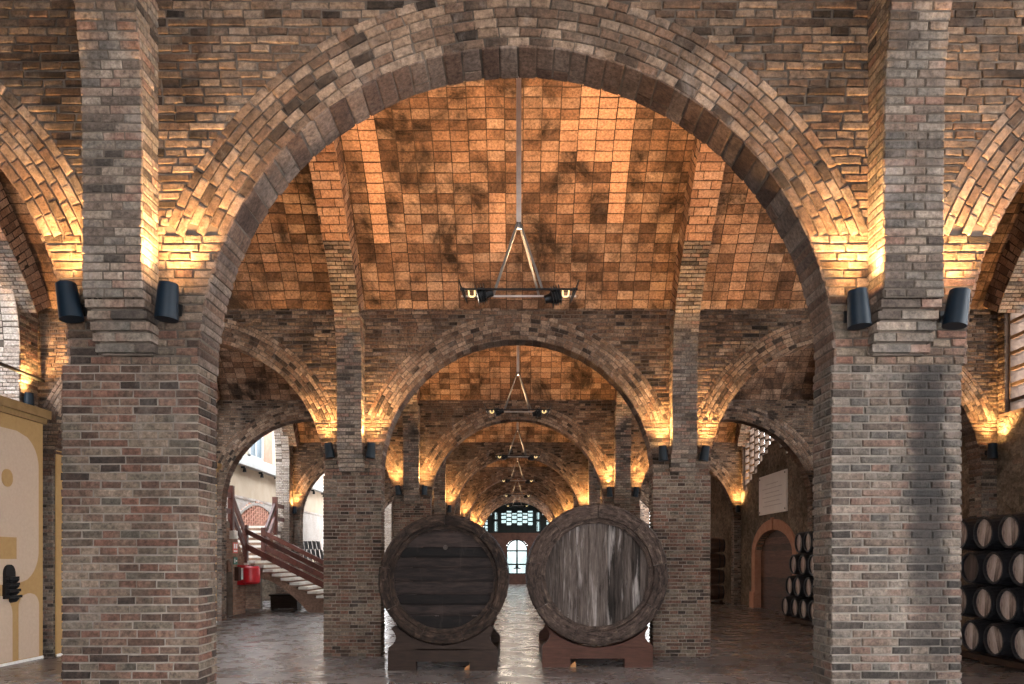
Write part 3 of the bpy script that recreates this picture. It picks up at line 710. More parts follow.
# ------------------------------------------------------------------ chandeliers
def chandelier():
    t = thing('ceiling_light', 'x', 'ceiling light', (0, 0, 0))
    mb = MB(); mb.box((-0.028, -0.028, 5.30), (0.028, 0.028, 7.83)); mb.build('pole', M['rod'], t)
    for y in (-0.11, 0.11):
        for s in (-1, 1):
            mb = MB(); xo = -0.03 if y > 0 else 0.0; mb.bar((s*0.012, y*0.25, 5.36), (s*0.262+xo, y, 4.585), 0.024, up=(0,1,0)); mb.build('strut', M['strut'], t)
        mb = MB(); mb.bar((-0.66, y, 4.575), (0.66, y, 4.575), 0.017); mb.build('crossbar', M['black_metal'] if y < 0 else M['rod'], t)
    for s in (-1, 1):
        for yx in (0.40, 0.62):
            mb = MB(); mb.bar((s*yx, -0.125, 4.575), (s*yx, 0.125, 4.575), 0.026); mb.build('yoke', M['black_metal'], t)
        mb = MB()      # floodlight body with cooling fins
        mb.lathe([(0.0, 0.0), (0.0, 0.075), (0.05, 0.085), (0.12, 0.05), (0.17, 0.045), (0.17, 0.0)], 14, 'X')
        for k in range(4): mb.box((-0.012+k*0.03, -0.10, -0.075), (-0.004+k*0.03, 0.10, 0.095))
        h = mb.build('floodlight', M['black_metal'], t, (s*0.46, 0, 4.54)); h.rotation_euler = (0, 0.25*s, PI if s > 0 else 0)
        h.location = (s*0.46, 0, 4.54)
        mb = MB(); mb.tube([(s*0.50, 0, 4.60), (s*0.50, 0, 4.545), (s*0.512, 0, 4.53), (s*0.55, 0, 4.53), (s*0.565, 0, 4.55), (s*0.57, 0, 4.60)], 0.009, 8)
        mb.build('lamp_tube', M['tube'], t)
        mb = MB(); pts = [(0.585, 4.49), (0.605, 4.53), (0.64, 4.60), (0.668, 4.68), (0.672, 4.72)]
        wd = [0.10, 0.13, 0.12, 0.08, 0.02]
        V = [];
        for (x, z), w in zip(pts, wd): V += [(s*x, -w, z), (s*x, w, z), (s*(x+.01), w, z), (s*(x+.01), -w, z)]
        Fq = [(4*i+a, 4*i+(a+1)%4, 4*i+4+(a+1)%4, 4*i+4+a) for i in range(4) for a in range(4)]
        Fq += [(0,1,2,3), (16,17,18,19)]
        mb.quads(V, Fq); mb.build('reflector_blade', M['black_metal'], t)
        li = bpy.data.lights.new('flood', 'SPOT'); li.energy = 300; li.color = (1.0, 0.62, 0.33)
        li.spot_size = math.radians(165); li.spot_blend = 0.8; li.shadow_soft_size = 0.06
        lo = link('flood_light', li, t, (s*0.53, 0, 4.66)); lo.rotation_euler = (PI, 0.0, 0)
    for s in (-1, 1):
        li = bpy.data.lights.new('flood_down', 'SPOT'); li.energy = 48; li.color = (1.0, 0.84, 0.68); li.shadow_soft_size = 0.2
        li.spot_size = math.radians(178); li.spot_blend = 0.35
        lo = link('flood_glow', li, t, (s*0.53, 0, 4.47)); lo.rotation_euler = (0, 0, 0)
    return t
CH = chandelier()
CH['label'] = 'hanging steel light frame with two black floodlights, in the nearest bay'; CH['group'] = 'light frames down the nave'
CH.location = (0.02, YW[0] + 3.35, 0)
for r in range(1, 6):
    copy_tree(CH, loc=(0.02, YW[r] + 3.35, 0), label=f'hanging steel light frame with floodlights, {ORD[r]} from the front along the nave')

# ------------------------------------------------------------------ big casks
def cask(label, x, y, z, R, length, headm, rimm, vertical, rim_w):
    t = thing('wooden_cask', label, 'cask', (x, y, z))
    # staves
    mb = MB(); ns = 40
    prof = [(0.03, R-0.04), (0.25, R-0.03), (0.6, R-0.018), (length/2, R-0.012), (length-0.6, R-0.018), (length-0.25, R-0.03), (length, R-0.05)]
    for k in range(ns):
        a0, a1 = 2*PI*k/ns, 2*PI*(k+1)/ns - 0.012; j = random.uniform(-.006, .006); V = []
        for (yy, r) in prof:
            for a, rr in ((a0, r+j), (a1, r+j), (a1, r-0.09), (a0, r-0.09)): V.append((rr*math.cos(a), yy, rr*math.sin(a)))
        Fq = [(4*i+q, 4*i+(q+1)%4, 4*i+4+(q+1)%4, 4*i+4+q) for i in range(len(prof)-1) for q in range(4)]
        Fq += [(0,1,2,3), (4*len(prof)-1, 4*len(prof)-2, 4*len(prof)-3, 4*len(prof)-4)]
        mb.quads(V, Fq, random.random())
    mb.build('staves', M['stave'], t)
    # front rim: heavy curved segments with worn edges
    mb = MB(); nseg = 9; ri = R - rim_w
    st = random.random()
    for k in range(nseg):
        a0 = 2*PI*(k+st)/nseg; a1 = a0 + 2*PI/nseg - 0.010; n = 16; V = []; rn = random.random()
        jo = random.uniform(-.014, .014)
        for i in range(n+1):
            a = a0 + (a1-a0)*i/n
            w1, w2 = random.uniform(-.007, .007), random.uniform(-.005, .005)
            for rr, yy in ((R+jo*0.4+w1-0.012, 0.12), (R+jo*0.4+w1, 0.03), (R-0.02+jo*0.4+w1, 0.0+w2), (ri+rim_w*0.45, -0.006+w2), (ri+0.012+w2, 0.004), (ri+w2, 0.03), (ri, 0.16)):
                V.append((rr*math.cos(a), yy, rr*math.sin(a)))
        m_ = 7
        Fq = [(m_*i+q, m_*i+q+1, m_*(i+1)+q+1, m_*(i+1)+q) for i in range(n) for q in range(m_-1)]
        for b_ in (0, m_*n): Fq += [(b_, b_+1, b_+2, b_+3), (b_, b_+3, b_+4, b_+5)]
        mb.quads(V, Fq, rn)
    rim = mb.build('rim', rimm, t)
    # inner croze ring, a step back
    mb = MB(); rc = ri - 0.055
    nn = 72; V = []
    for i in range(nn):
        a = 2*PI*i/nn; w = random.uniform(-.006, .006)
        for rr, yy in ((ri+0.01, 0.035), (ri-0.012, 0.030), (rc+w, 0.038), (rc+w, 0.15)): V.append((rr*math.cos(a), yy, rr*math.sin(a)))
    Fq = [(4*i+q, 4*i+q+1, 4*((i+1)%nn)+q+1, 4*((i+1)%nn)+q) for i in range(nn) for q in range(3)]
    mb.quads(V, Fq, np.repeat(rng.uniform(0.2, 0.6, nn//6), 18))
    mb.build('inner_ring', rimm, rim)
    # head of planks
    for yy, nm in ((0.085, 'head'), (length-0.12, 'rear_head')):
        mb = MB(); rh = rc + 0.02; wpl = 0.125 if vertical else 0.17; p = -rh; q0 = 0
        while p < rh - 1e-3:
            q = min(rh, p + wpl*random.uniform(0.75, 1.25)); yj = yy + random.uniform(-.006, .006); V = []
            ns_ = 5
            for i in range(ns_+1):
                c = p + 0.003 + (q-p-0.006)*i/ns_; h = math.sqrt(max(1e-4, rh*rh - c*c))
                for d, e in ((-h, 0), (h, 0), (h, 0.05), (-h, 0.05)):
                    yy2 = yj + e + (0.004 if i in (0, ns_) and e == 0 else 0)
                    V.append((c, yy2, d) if vertical else (d, yy2, c))
            Fq = [(4*i+a, 4*i+(a+1)%4, 4*i+4+(a+1)%4, 4*i+4+a) for i in range(ns_) for a in range(4)]
            mb.quads(V, Fq, random.random()); p = q
        mb.build(nm, headm, t)
    mb = MB(); mb.lathe([(-0.03, 0.0), (-0.03, 0.018), (0.09, 0.022), (0.09, 0.0)], 12, 'Y')
    for yy in (0.45, 0.75, length-0.75, length-0.4):
        r = float(np.interp(yy, [p[0] for p in prof], [p[1] for p in prof]))
        mh = MB(); mh.lathe([(yy-0.035, r+0.008), (yy-0.035, r+0.016), (yy+0.035, r+0.016), (yy+0.035, r+0.008)], 64, 'Y'); mh.build('hoop', M['hoop'], t)
    return t
cask_l = cask('dark old cask with horizontal planks in its head, left of the pair', -1.012, 10.10, 1.272, 0.895, 2.1, M['cask_dark'], M['rim_dark'], False, 0.150)
cask_r = cask('larger pale weathered cask with vertical planks in its head, right of the pair', 1.138, 10.38, 1.325, 1.005, 2.2, M['cask_pale'], M['rim_pale'], True, 0.215)
# carved mark and bung on the dark head
mb = MB(); mb.lathe([(-0.012, 0.0), (-0.012, 0.03), (0.02, 0.034), (0.02, 0.0)], 14, 'Y'); mb.build('bung', M['stave'], cask_l, (0.02, 0.08, 0.44))

def cradle_board(cz, R, hw, hear, base):
    """S-sided cradle outline built as vertical strips (x, zlow, ztop)"""
    left = [(-hw, 0.0), (-hw, base)]
    return None
def stand(label, x, y, cz, R, hw, mat, y2):
    t = thing('cask_stand', label, 'stand', (x, y, 0))
    s = hw/0.76
    def top(xx):      # height of the cradle at xx: circle, limited by the ears
        rr = R + 0.012
        return cz - math.sqrt(max(0.0, rr*rr - xx*xx))
    # right/left silhouette as stacked rows (z, outer x)
    sil = [(0.0, .76), (.30, .76), (.335, .745), (.36, .705), (.41, .668), (.46, .655), (.51, .668), (.55, .695), (.585, .712), (.61, .70), (.625, .66)]
    for (ya, yb, nm) in ((0.0, 0.14, 'front_board'), (y2-0.14, y2, 'rear_board')):
        mb = MB(); nb = 0.30
        zs = sorted(set(list(np.linspace(0, .625, 30)) + [a for a, _ in sil] + [0.125, 0.30]))
        zn = [a for a, _ in sil]; xn = [b*s for _, b in sil]
        zlow = top(0.0)
        zs = [z for z in zs if z < 0.5 or math.sqrt(max(0, (R+.012)**2 - (cz - z)**2)) < float(np.interp(z, zn, xn)) - 0.005]
        for sg in (-1, 1):
            V = []
            for z in zs:
                xo = float(np.interp(z, zn, xn))
                if z > zlow: xi = math.sqrt(max(0, (R+.012)**2 - (cz - z)**2)); xi = min(xi, xo-0.004)
                elif z < 0.125: xi = 0.375*s
                else: xi = 0.0
                if abs(z-0.125) < 1e-9: xi = 0.375*s
                V += [(sg*xi, ya, z), (sg*xo, ya, z), (sg*xo, yb, z), (sg*xi, yb, z)]
            # duplicate at the notch top so that it stays square
            n = len(zs); Fq = []
            for i in range(n-1):
                for q in range(4): Fq.append((4*i+q, 4*i+(q+1)%4, 4*i+4+(q+1)%4, 4*i+4+q))
            Fq += [(0,1,2,3), (4*n-4, 4*n-3, 4*n-2, 4*n-1)]
            mb.quads(V, Fq, 0.4 if ya == 0 else 0.6)
        mb.box((-0.38*s, ya, 0.126), (0.38*s, yb, min(zlow-0.002, 0.30)), rnd=0.45)
        if ya == 0.0: mb.box((-hw-.004, ya-0.012, 0.0), (-0.375*s, ya, 0.285), rnd=0.3); mb.box((0.375*s, ya-0.012, 0.0), (hw+.004, ya, 0.285), rnd=0.35); mb.box((-0.375*s, ya-0.012, 0.128), (0.375*s, ya, 0.285), rnd=0.33)
        mb.build(nm, mat, t)
    for sg in (-1, 1):
        mb = MB(); mb.box((sg*(hw-.05)-.05, 0.14, 0.02), (sg*(hw-.05)+.05, y2-0.14, 0.20)); mb.build('side_rail', mat, t)
    mb = MB(); wx = 0.34 if x < 0 else -0.34
    mb.quads([(wx-.04,0.04,0),(wx+.04,0.04,0),(wx+.04,0.12,0),(wx-.04,0.12,0),(wx-.04,0.04,.03),(wx+.03,0.04,.085),(wx+.03,0.12,.085),(wx-.04,0.12,.03)],
             [(0,3,2,1),(4,5,6,7),(0,1,5,4),(1,2,6,5),(2,3,7,6),(3,0,4,7)]); mb.build('wedge', M['wedge'], t)
stand('dark wooden cradle stand under the dark left cask', -1.03, 10.20, 1.272, 0.905, 0.755, M['stand_dark'], 1.85)
stand('reddish wooden cradle stand under the pale right cask', 1.15, 10.50, 1.325, 1.026, 0.785, M['stand_red'], 1.95)

# ------------------------------------------------------------------ stacked barrels on the right
BR, BL = 0.272, 0.75
def barrel(body, head):
    t = thing('barrel', 'x', 'barrel', (0, 0, 0))
    mb = MB(); ns = 20
    prof = [(0.0, 0.226), (0.10, 0.243), (0.25, 0.262), (BL/2, BR), (BL-0.25, 0.262), (BL-0.10, 0.243), (BL, 0.226)]
    for k in range(ns):
        a0, a1 = 2*PI*k/ns, 2*PI*(k+1)/ns; j = random.uniform(-.0006, .0006); V = []
        for (xx, r) in prof:
            for a, rr in ((a0, r+j), (a1, r+j), (a1, r-0.025), (a0, r-0.025)): V.append((xx, rr*math.cos(a), rr*math.sin(a)))
        Fq = [(4*i+q, 4*i+4+q, 4*i+4+(q+1)%4, 4*i+(q+1)%4) for i in range(len(prof)-1) for q in range(4)]
        Fq += [(0,1,2,3), (4*len(prof)-1, 4*len(prof)-2, 4*len(prof)-3, 4*len(prof)-4)]
        mb.quads(V, Fq, random.random())
    mb.build('staves', body, t)
    mb = MB(); rh = 0.207; p = -rh
    while p < rh - 1e-3:
        q = min(rh, p + 0.07*random.uniform(.8, 1.25)); V = []
        for i in range(4):
            c = p + .0015 + (q-p-.003)*i/3; h = math.sqrt(max(1e-5, rh*rh - c*c))
            for d, e in ((-h, 0), (h, 0), (h, 0.03), (-h, 0.03)): V.append((0.045+e, c, d))
        mb.quads(V, [(4*i+a, 4*i+4+a, 4*i+4+(a+1)%4, 4*i+(a+1)%4) for i in range(3) for a in range(4)], random.random()); p = q
    mb.build('head', head, t)
    mb = MB(); mb.lathe([(BL-0.05, 0.0), (BL-0.05, 0.215)], 20, 'X'); mb.build('rear_head', body, t)
    for xx in (0.035, 0.20, BL-0.20, BL-0.035):
        r = float(np.interp(xx, [p[0] for p in prof], [p[1] for p in prof]))
        mb = MB(); mb.lathe([(xx-0.02, r+0.001), (xx-0.02, r+0.005), (xx+0.02, r+0.005), (xx+0.02, r+0.001)], 28, 'X'); mb.build('hoop', M['hoop'], t)
    return t
B1 = barrel(M['barrel_black'], M['barrel_head']); B2 = barrel(M['barrel_black'], M['barrel_head_dark']); B3 = barrel(M['barrel_brown'], M['barrel_head_dark'])
state = {id(B1): 0, id(B2): 0, id(B3): 0}
NTH = ['first', 'second', 'third', 'fourth', 'fifth', 'sixth', 'seventh']
RW = ['bottom', 'second lowest', 'third lowest', 'top']
def place(src, loc, label, group, rx):
    if not state[id(src)]: o = src; state[id(src)] = 1
    else: o = copy_tree(src)
    o.location = loc; o.rotation_euler = (rx, 0, 0); o['label'] = label; o['group'] = group
def stack(xh, y_far, rows, z0, dy, dz, src, name, dark=()):
    for r, (start, n) in enumerate(rows):
        for k in range(n):
            s = B2 if (r, k) in dark else src
            place(s, (xh + random.uniform(-.02, .02), y_far - (start + k)*dy, z0 + BR + r*dz),
                  f'{"dark-headed" if s is B2 else "black" if s is not B3 else "brown"} barrel, {NTH[k]} from far end, {RW[r]} row, {name}',
                  f'barrels of the {name}', random.uniform(-.3, .3))
DY, DZ = 0.55, 0.512
stack(6.80, 11.30, [(0, 4), (0.5, 4), (0, 4), (0.5, 4)][::-1] and [(0.5, 4), (0.0, 4), (0.5, 4), (0.0, 4)], 0.125, DY, DZ, B1, 'nearest right-hand stack', dark=((2, 0),))
stack(6.55, 17.98, [(0, 5), (0.5, 5), (1.0, 4), (1.5, 4)], 0.125, DY, DZ, B1, 'stack by the arched door')
stack(6.45, 25.65+0.0, [(0, 1), (0, 1), (0, 1), (0, 1)], 0.12, DY, 0.545, B3, 'dim stack beyond right pillars')
def rack(y0, y1, x0, label):
    t = thing('barrel_rack', label, 'rack', (x0, y0, 0))
    for dx in (0.10, 0.55):
        mb = MB(); mb.box((dx, 0, 0.04), (dx+0.12, y1-y0, 0.128)); mb.build('runner', M['stand_dark'], t)
    n = int((y1-y0)/0.5)
    for k in range(n+1):
        mb = MB(); mb.box((0.06, k*(y1-y0-0.1)/n, 0.0), (0.74, k*(y1-y0-0.1)/n+0.1, 0.042)); mb.build('sleeper', M['stand_dark'], t)
rack(9.1, 11.42, 6.78, 'low dark timber rack under the nearest barrel stack')
rack(15.4, 18.24, 6.55, 'low dark timber rack under the barrel stack by the arched door')
rack(25.35, 26.0, 6.43, 'low dark timber rack under the dim brown barrels')

# ------------------------------------------------------------------ right outer wall: rubble below, stepped brick lattice above
def ztop(dy):          # stepped edge; dy = distance from bay centre
    k = int(min(abs(dy), 2.99)/0.5)
    return 4.95 - 0.235*k
for r in range(5):
    y0, y1 = YW[r] + TH, YW[r+1]; yc = (y0+y1)/2
    mb = MB(); ys = np.linspace(y0, y1, 14)
    edges = sorted(set([y0, y1] + [yc + s*0.5*k for s in (-1, 1) for k in range(0, 7) if y0 < yc + s*0.5*k < y1]))
    door = (r == 2)
    for a, b in zip(edges[:-1], edges[1:]):
        zt = ztop((a+b)/2 - yc)
        if door:
            for aa, bb in zip(np.linspace(a, b, 5)[:-1], np.linspace(a, b, 5)[1:]):
                m_ = (aa+bb)/2 - yc
                zb = 1.68 + 0.74*math.sqrt(max(0, 1-(m_/1.6)**2)) if abs(m_) < 1.6 else 0.0
                mb.box((XO, aa, zb), (XO+0.35, bb, zt), rnd=.5)
        else: mb.box((XO, a, 0), (XO+0.35, b, zt), rnd=.5)
        mb.box((XO+0.001, a-0.01, zt), (XO+0.3, b+0.01, zt+0.05), rnd=random.random(), mat=1)
    w = struct(mb.build(f'wall_right_{r+1}', [M['stone'], M['lattice']]))
    # lattice
    mb = MB(); cw = 0.5
    for i, e in enumerate(edges[1:-1]):
        mb.box((XO+0.08, e-0.035, ztop(e-yc+0.01)-0.02), (XO+0.22, e+0.035, 7.35), rnd=random.random())
    for i, (a, b) in enumerate(zip(edges[:-1], edges[1:])):
        zb = ztop((a+b)/2-yc); z = zb + (0.12 if i % 2 else 0.24)
        if i in (0, len(edges)-2):
            mb.box((XO+0.02, a, zb), (XO+0.4, b, 7.6), rnd=.4); mb.bricks(m_neg(XO+0.02), courses(lambda z: [(-b, -a)], zb, 7.5, .057), mat=1); continue
        while z < 7.3:
            mb.box((XO+0.09, a, z-0.028), (XO+0.21, b, z+0.028), rnd=random.random()); z += 0.245
    mb.build('lattice', [M['lattice'], M['brick_wall']], w)
# arched door of the third bay
yc = (YW[2]+TH+YW[3])/2
d = thing('door_1', None, None, (XO, yc, 0)); d['kind'] = 'structure'
mb = MB(); z = 0.0
def ez(m_, k=1.0, a=1.6, b=0.74): return 1.68 + b*math.sqrt(max(0, 1-(m_/a)**2))
while z < 2.42:
    h = 0.20; z1 = min(z+h, 2.42); n = 2
    zm = (z+z1)/2
    hw = 1.6 if zm < 1.68 else 1.6*math.sqrt(max(0, 1-((zm-1.68)/0.74)**2))
    mb.box((0.16+random.uniform(0,.008), -hw, z+0.002), (0.24, hw, z1-0.002)); mb.box((0.20, -1.62, z), (0.26, 1.62, z1), rnd=.1); z = z1
mb.build('leaf', M['door_wood'], d)
mb = MB(); ins, outs = [], []
path = [(-1.6, 0.0), (-1.6, 0.85), (-1.6, 1.68)] + [(1.6*-math.cos(PI*k/24), 1.68+0.74*math.sin(PI*k/24)) for k in range(1, 24)] + [(1.6, 1.68), (1.6, 0.85), (1.6, 0.0)]
V = []
for i, (a, b) in enumerate(path):
    if b <= 1.68: o = (a*1.19, b)
    else: o = (a*1.19, 1.68 + (b-1.68)*1.42)
    V += [(-0.045, a, b), (-0.045, o[0], o[1]), (0.02, o[0], o[1]), (0.30, a, b)]
n = len(path)
mb.quads(V, [(4*i+q, 4*i+4+q, 4*i+4+(q+1)%4, 4*i+(q+1)%4) for i in range(n-1) for q in range(4)])
mb.build('surround', M['terracotta'], d)
for s in (-1, 1):
    mb = MB(); mb.box((-0.09, s*1.78-0.2, 0), (0.02, s*1.78+0.2, 0.5)); mb.build('plinth', M['terracotta'], d)
mb = MB(); mb.box((-0.07, -0.07, 2.42), (0.02, 0.07, 2.78)); mb.build('keystone', M['terracotta'], d)
# plaque
t = thing('wall_plaque', 'large white rectangular plaque with faint lines, on the right wall above the arched door', 'plaque', (XO, yc, 0))
mb = MB(); mb.box((-0.05, -1.16, 2.90), (-0.005, 1.16, 4.08)); mb.build('board', M['plaque'], t)
for k in range(6):
    mb = MB(); w_ = random.uniform(0.5, 0.85); mb.box((-0.053, -w_, 3.78-k*0.13), (-0.049, w_, 3.80-k*0.13)); mb.build('engraved_line', M['plaque_ink'], t)
for a in (-1, 1):
    for b in (-1, 1):
        mb = MB(); mb.lathe([(-0.065, 0), (-0.065, 0.022), (-0.05, 0.022)], 10, 'X'); mb.build('fixing_stud', M['hoop'], t, (0, a*1.07, 3.49+b*0.51))

# ------------------------------------------------------------------ left: display panel wall, tie rod, open bays
def display(y0, y1, label, art, x=-7.42):
    t = thing('display_wall', label, 'display wall', (x, y0, 0)); d_ = 0.10 if art else 0.02
    L = y1 - y0
    mb = MB(); mb.box((-d_, 0, 0.0), (0, L, 3.72)); mb.build('board', M['ochre'], t)
    mb = MB(); mb.box((-d_, -0.02 if art else 0, 3.66), (0.05, L+0.03, 3.74)); mb.box((-d_, -0.02 if art else 0, 3.74), (0.10, L+0.06, 3.87)); mb.build('cornice', M['ochre_dark'], t)
    mb = MB(); mb.box((-d_/2, 0, 0.0), (0.012, L, 0.04)); mb.build('base_strip', M['white'], t)
    if not art: return t
    def inlay(name, poly, mat, out=0.008):
        """poly: rows (z, ya, yb) with y measured back from the right end"""
        mb = MB(); V = []
        for z, a, b in poly: V += [(out, L-b, z), (out, L-a, z), (0.0, L-a, z), (0.0, L-b, z)]
        n = len(poly)
        Fq = [(4*i+q, 4*i+(q+1)%4, 4*i+4+(q+1)%4, 4*i+4+q) for i in range(n-1) for q in range(4)] + [(3,2,1,0), (4*n-4, 4*n-3, 4*n-2, 4*n-1)]
        mb.quads(V, Fq); mb.build(name, mat, t)
    def blob(z0, z1, a, b, ra, top=True, bot=True):
        rows = []
        for z in np.linspace(z0, z1, 40):
            dz = min((z1-z) if top else 9, (z-z0) if bot else 9)
            ins = ra - math.sqrt(max(0, ra*ra - (ra-dz)**2)) if dz < ra else 0
            rows.append((z, a+ins, b-ins))
        return rows
    inlay('pale_inlay', blob(1.18, 3.45, 0.11, 1.75, 0.5), M['beige'])
    inlay('pale_inlay', blob(0.05, 1.03, 0.10, 0.56, 0.2, True, False), M['beige'])
    inlay('pale_inlay', blob(0.05, 1.03, 0.70, 1.75, 0.3, True, False), M['beige'])
    inlay('ochre_dot', blob(2.60, 2.86, 0.70, 0.93, 0.115), M['ochre'], 0.013)
    inlay('ochre_square', [(1.55, 0.62, 0.98), (1.87, 0.62, 0.98)], M['ochre'], 0.013)
    return t
display(7.6, 11.50, 'ochre display wall with pale rounded shapes and a cornice, at the left edge', True)
display(11.67, 17.9, 'plain ochre panel glimpsed between the left front pillar and the stone pier', False, -7.315)
# dark wall ornament on the panel
t = thing('wall_ornament', 'black rounded ornament with four curled ledges mounted on the ochre display wall', 'ornament', (-7.42, 10.70, 1.21))
mb = MB(); V = []
rows = [(z, 0.105*math.sqrt(max(0.02, 1-((z-0.13)/0.13)**2)) if z > 0.13 else 0.105) for z in np.linspace(-0.24, 0.258, 26)]
for z, h in rows: V += [(0.05, -h, z), (0.05, h, z), (0.0, h, z), (0.0, -h, z)]
n = len(rows)
mb.quads(V, [(4*i+q, 4*i+(q+1)%4, 4*i+4+(q+1)%4, 4*i+4+q) for i in range(n-1) for q in range(4)] + [(3,2,1,0), (4*n-4,4*n-3,4*n-2,4*n-1)])
mb.build('backplate', M['black_metal'], t)
for k, (z, w_) in enumerate(((0.06, .13), (-0.03, .12), (-0.12, .13), (-0.21, .15))):
    mb = MB(); V = []
    for zz in (z-0.026, z+0.014):
        V += [(0.03, -0.10, zz), (0.10, -0.085, zz), (0.135+0.012*k, w_*0.5, zz+0.014), (0.03, 0.10, zz)]
    mb.quads(V, [(3,2,1,0), (4,5,6,7), (0,1,5,4), (1,2,6,5), (2,3,7,6), (3,0,4,7)])
    mb.tube([(0.04, 0.0, z-0.055), (0.12, 0.01, z-0.045), (0.16, 0.02, z-0.015)], [0.035, 0.03, 0.012], 8)
    mb.build('ledge', M['black_metal'], t, smooth=True)
# iron tie rod
mb = MB(); mb.tube([(-7.5, 5.3, 4.46), (-7.5, 11.66, 4.37)], 0.028, 10)
tag(mb.build('tie_rod', M['black_metal']), 'thin dark iron rod spanning above the ochre cornice at the left', 'rod')
# outer left side arches
def side_arch():
    mb = MB(); yc_ = (TH + BAY)/2; hw = 2.75; sp_ = 4.7; rise = 2.75
    pts = []
    n = 32
    for k in range(n+1):
        a = PI*k/n; pts.append((yc_ - hw*math.cos(a), sp_ + rise*math.sin(a)))
    V = []
    for y, z in pts: V += [(-XO, y, z), (-XO, y, 8.0), (-XO-0.45, y, z), (-XO-0.45, y, 8.0)]
    mb.quads(V, [q for i in range(n) for q in ((4*i, 4*i+4, 4*i+5, 4*i+1), (4*i+3, 4*i+7, 4*i+6, 4*i+2), (4*i, 4*i+2, 4*i+6, 4*i+4))], mat=1)
    for a, b in ((TH, yc_-hw), (yc_+hw, BAY)):
        mb.box((-XO-0.45, a, 0), (-XO, b, 8.0), mat=1)
        sp = lambda z, a=a, b=b: [(a, b)]
        mb.bricks(m_pos(-XO), courses(sp, 0, 7.0, .057))
    mb.bricks(m_front(yc_+hw), courses(lambda z: [(-XO-0.45, -XO)], 0, sp_, .057), mat=2)  # daylight on the pier's front face, put into the colour as paler brick
    def ms(u, v, w): return np.stack([-XO-0.45+u, yc_ + (hw-w)*np.cos(v), sp_ + (rise-w)*np.sin(v)], -1)
    R = [(p, PI*i/90+.0015, q, PI*(i+1)/90-.0015) for i in range(90) for p, q in ((0, .21), (.22, .46))]
    mb.bricks(ms, R, h=0.006, mat=2)  # soffit coloured pale too, standing in for daylight falling on it
    return mb.mesh('wall_left', [M['brick_pillar'], M['mortar_dark'], M['pale_daylit_brick']])
SA = side_arch()
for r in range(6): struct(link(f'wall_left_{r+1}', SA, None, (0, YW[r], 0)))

# ------------------------------------------------------------------ courtyard beyond the left side
XC = -11.0
mb = MB()
mb.box((XC-0.3, 16, 0), (XC, 46, 9.0), mat=0)
mb.box((XC-0.3, 4, 0), (XC, 16, 8.5), mat=1)
w = struct(mb.build('wall_courtyard', [M['cream'], M['mortar_light']]))
mb = MB(); mb.bricks(m_pos(XC), courses(lambda z: [(6, 16)], 0, 8.4, 0.075, LS=0.3, bond='run'), h=0.01); mb.build('brick_facing', M['pale_daylit_brick'], w)
mb = MB(); mb.box((XC, 24, 5.25), (XC+0.30, 46, 5.62)); mb.box((XC, 24, 5.62), (XC+0.22, 46, 5.70)); mb.build('trim_ledge', M['whitewash'], w)
mb = MB(); mb.box((XC, 20, 3.95), (XC+0.05, 44, 4.05)); mb.box((XC, 20, 1.5), (XC+0.03, 44, 3.95)); mb.build('brick_band', M['salmon'] if False else M['pale_daylit_brick'], w)
for k in range(9):
    t = thing('soffit_lamp', f'small black lamp under the white courtyard ledge, {NTH[min(k,6)]} along' if k < 7 else 'far small black lamp under the white courtyard ledge', 'lamp', (XC+0.14, 27.3+k*2.0, 5.12), group='small lamps under the courtyard ledge')
    mb = MB(); mb.lathe([(-0.10, 0.0), (-0.10, 0.075), (0.06, 0.05), (0.06, 0.0)], 12, 'Z'); mb.build('lamp_shade', M['black_metal'], t)
    mb = MB(); mb.box((-0.14, -0.015, 0.05), (0.02, 0.015, 0.13)); mb.build('bracket', M['black_metal'], t)
for k, (ya, yb) in enumerate(((26.6, 28.2), (30.0, 31.6), (33.6, 35.0), (37.0, 38.4))):
    wn = thing(f'window_{k+1}', None, None, (XC, (ya+yb)/2, 0)); wn['kind'] = 'structure'
    h = (yb-ya)/2
    mb = MB()
    for a, b in (((0,-h,5.75),(0.10,-h+.1,7.3)), ((0,h-.1,5.75),(0.10,h,7.3)), ((0,-h,7.2),(0.10,h,7.3)), ((0,-h,5.75),(0.10,h,5.83)), ((0,-.04,5.8),(0.08,.04,7.3))): mb.box(a, b)
    mb.build('frame', M['whitewash'], wn)
    mb = MB(); mb.box((0.01, -h+.05, 5.78), (0.04, h-.05, 7.25)); mb.build('pane', M['louvre'], wn)
    mb = MB(); mb.box((0, h+0.15, 5.75), (0.05, h+1.3, 7.3)); mb.build('wall_panel', M['salmon'], wn)
# segmental arch with a red openwork screen
scr = thing('openwork_screen_1', None, None, (XC, 0, 0)); scr['kind'] = 'structure'
mb = MB(); ya, yb, zb = 28.4, 33.6, 2.6
def za(y): return 3.05 + 0.75*math.sin(PI*(y-ya)/(yb-ya))
y = ya; i = 0
while y < yb - 0.05:
    y2 = min(yb, y + 0.26); z = zb + (0.11 if i % 2 else 0)
    while z < za((y+y2)/2): mb.box((0.05, y, z), (0.10, y2-0.13, z+0.13), rnd=random.random()); mb.box((0.05, y, z+.13), (0.09, y2, z+.20), rnd=random.random()); z += 0.21
    y = y2; i += 1
mb.build('openwork', M['lattice_red'], scr)
mb = MB(); ys = np.linspace(ya, yb, 25); V = []
for y in ys: V += [(0.03, y, zb), (0.03, y, za(y)), (0.035, y, za(y)), (0.035, y, zb)]
mb.quads(V, [(4*i, 4*i+4, 4*i+5, 4*i+1) for i in range(24)]); mb.build('backing', M['dark_infill'], scr)
mb = MB(); V = []
for y in ys: V += [(0.02, y, za(y)), (0.12, y, za(y)), (0.12, y, za(y)+0.12), (0.02, y, za(y)+0.12)]
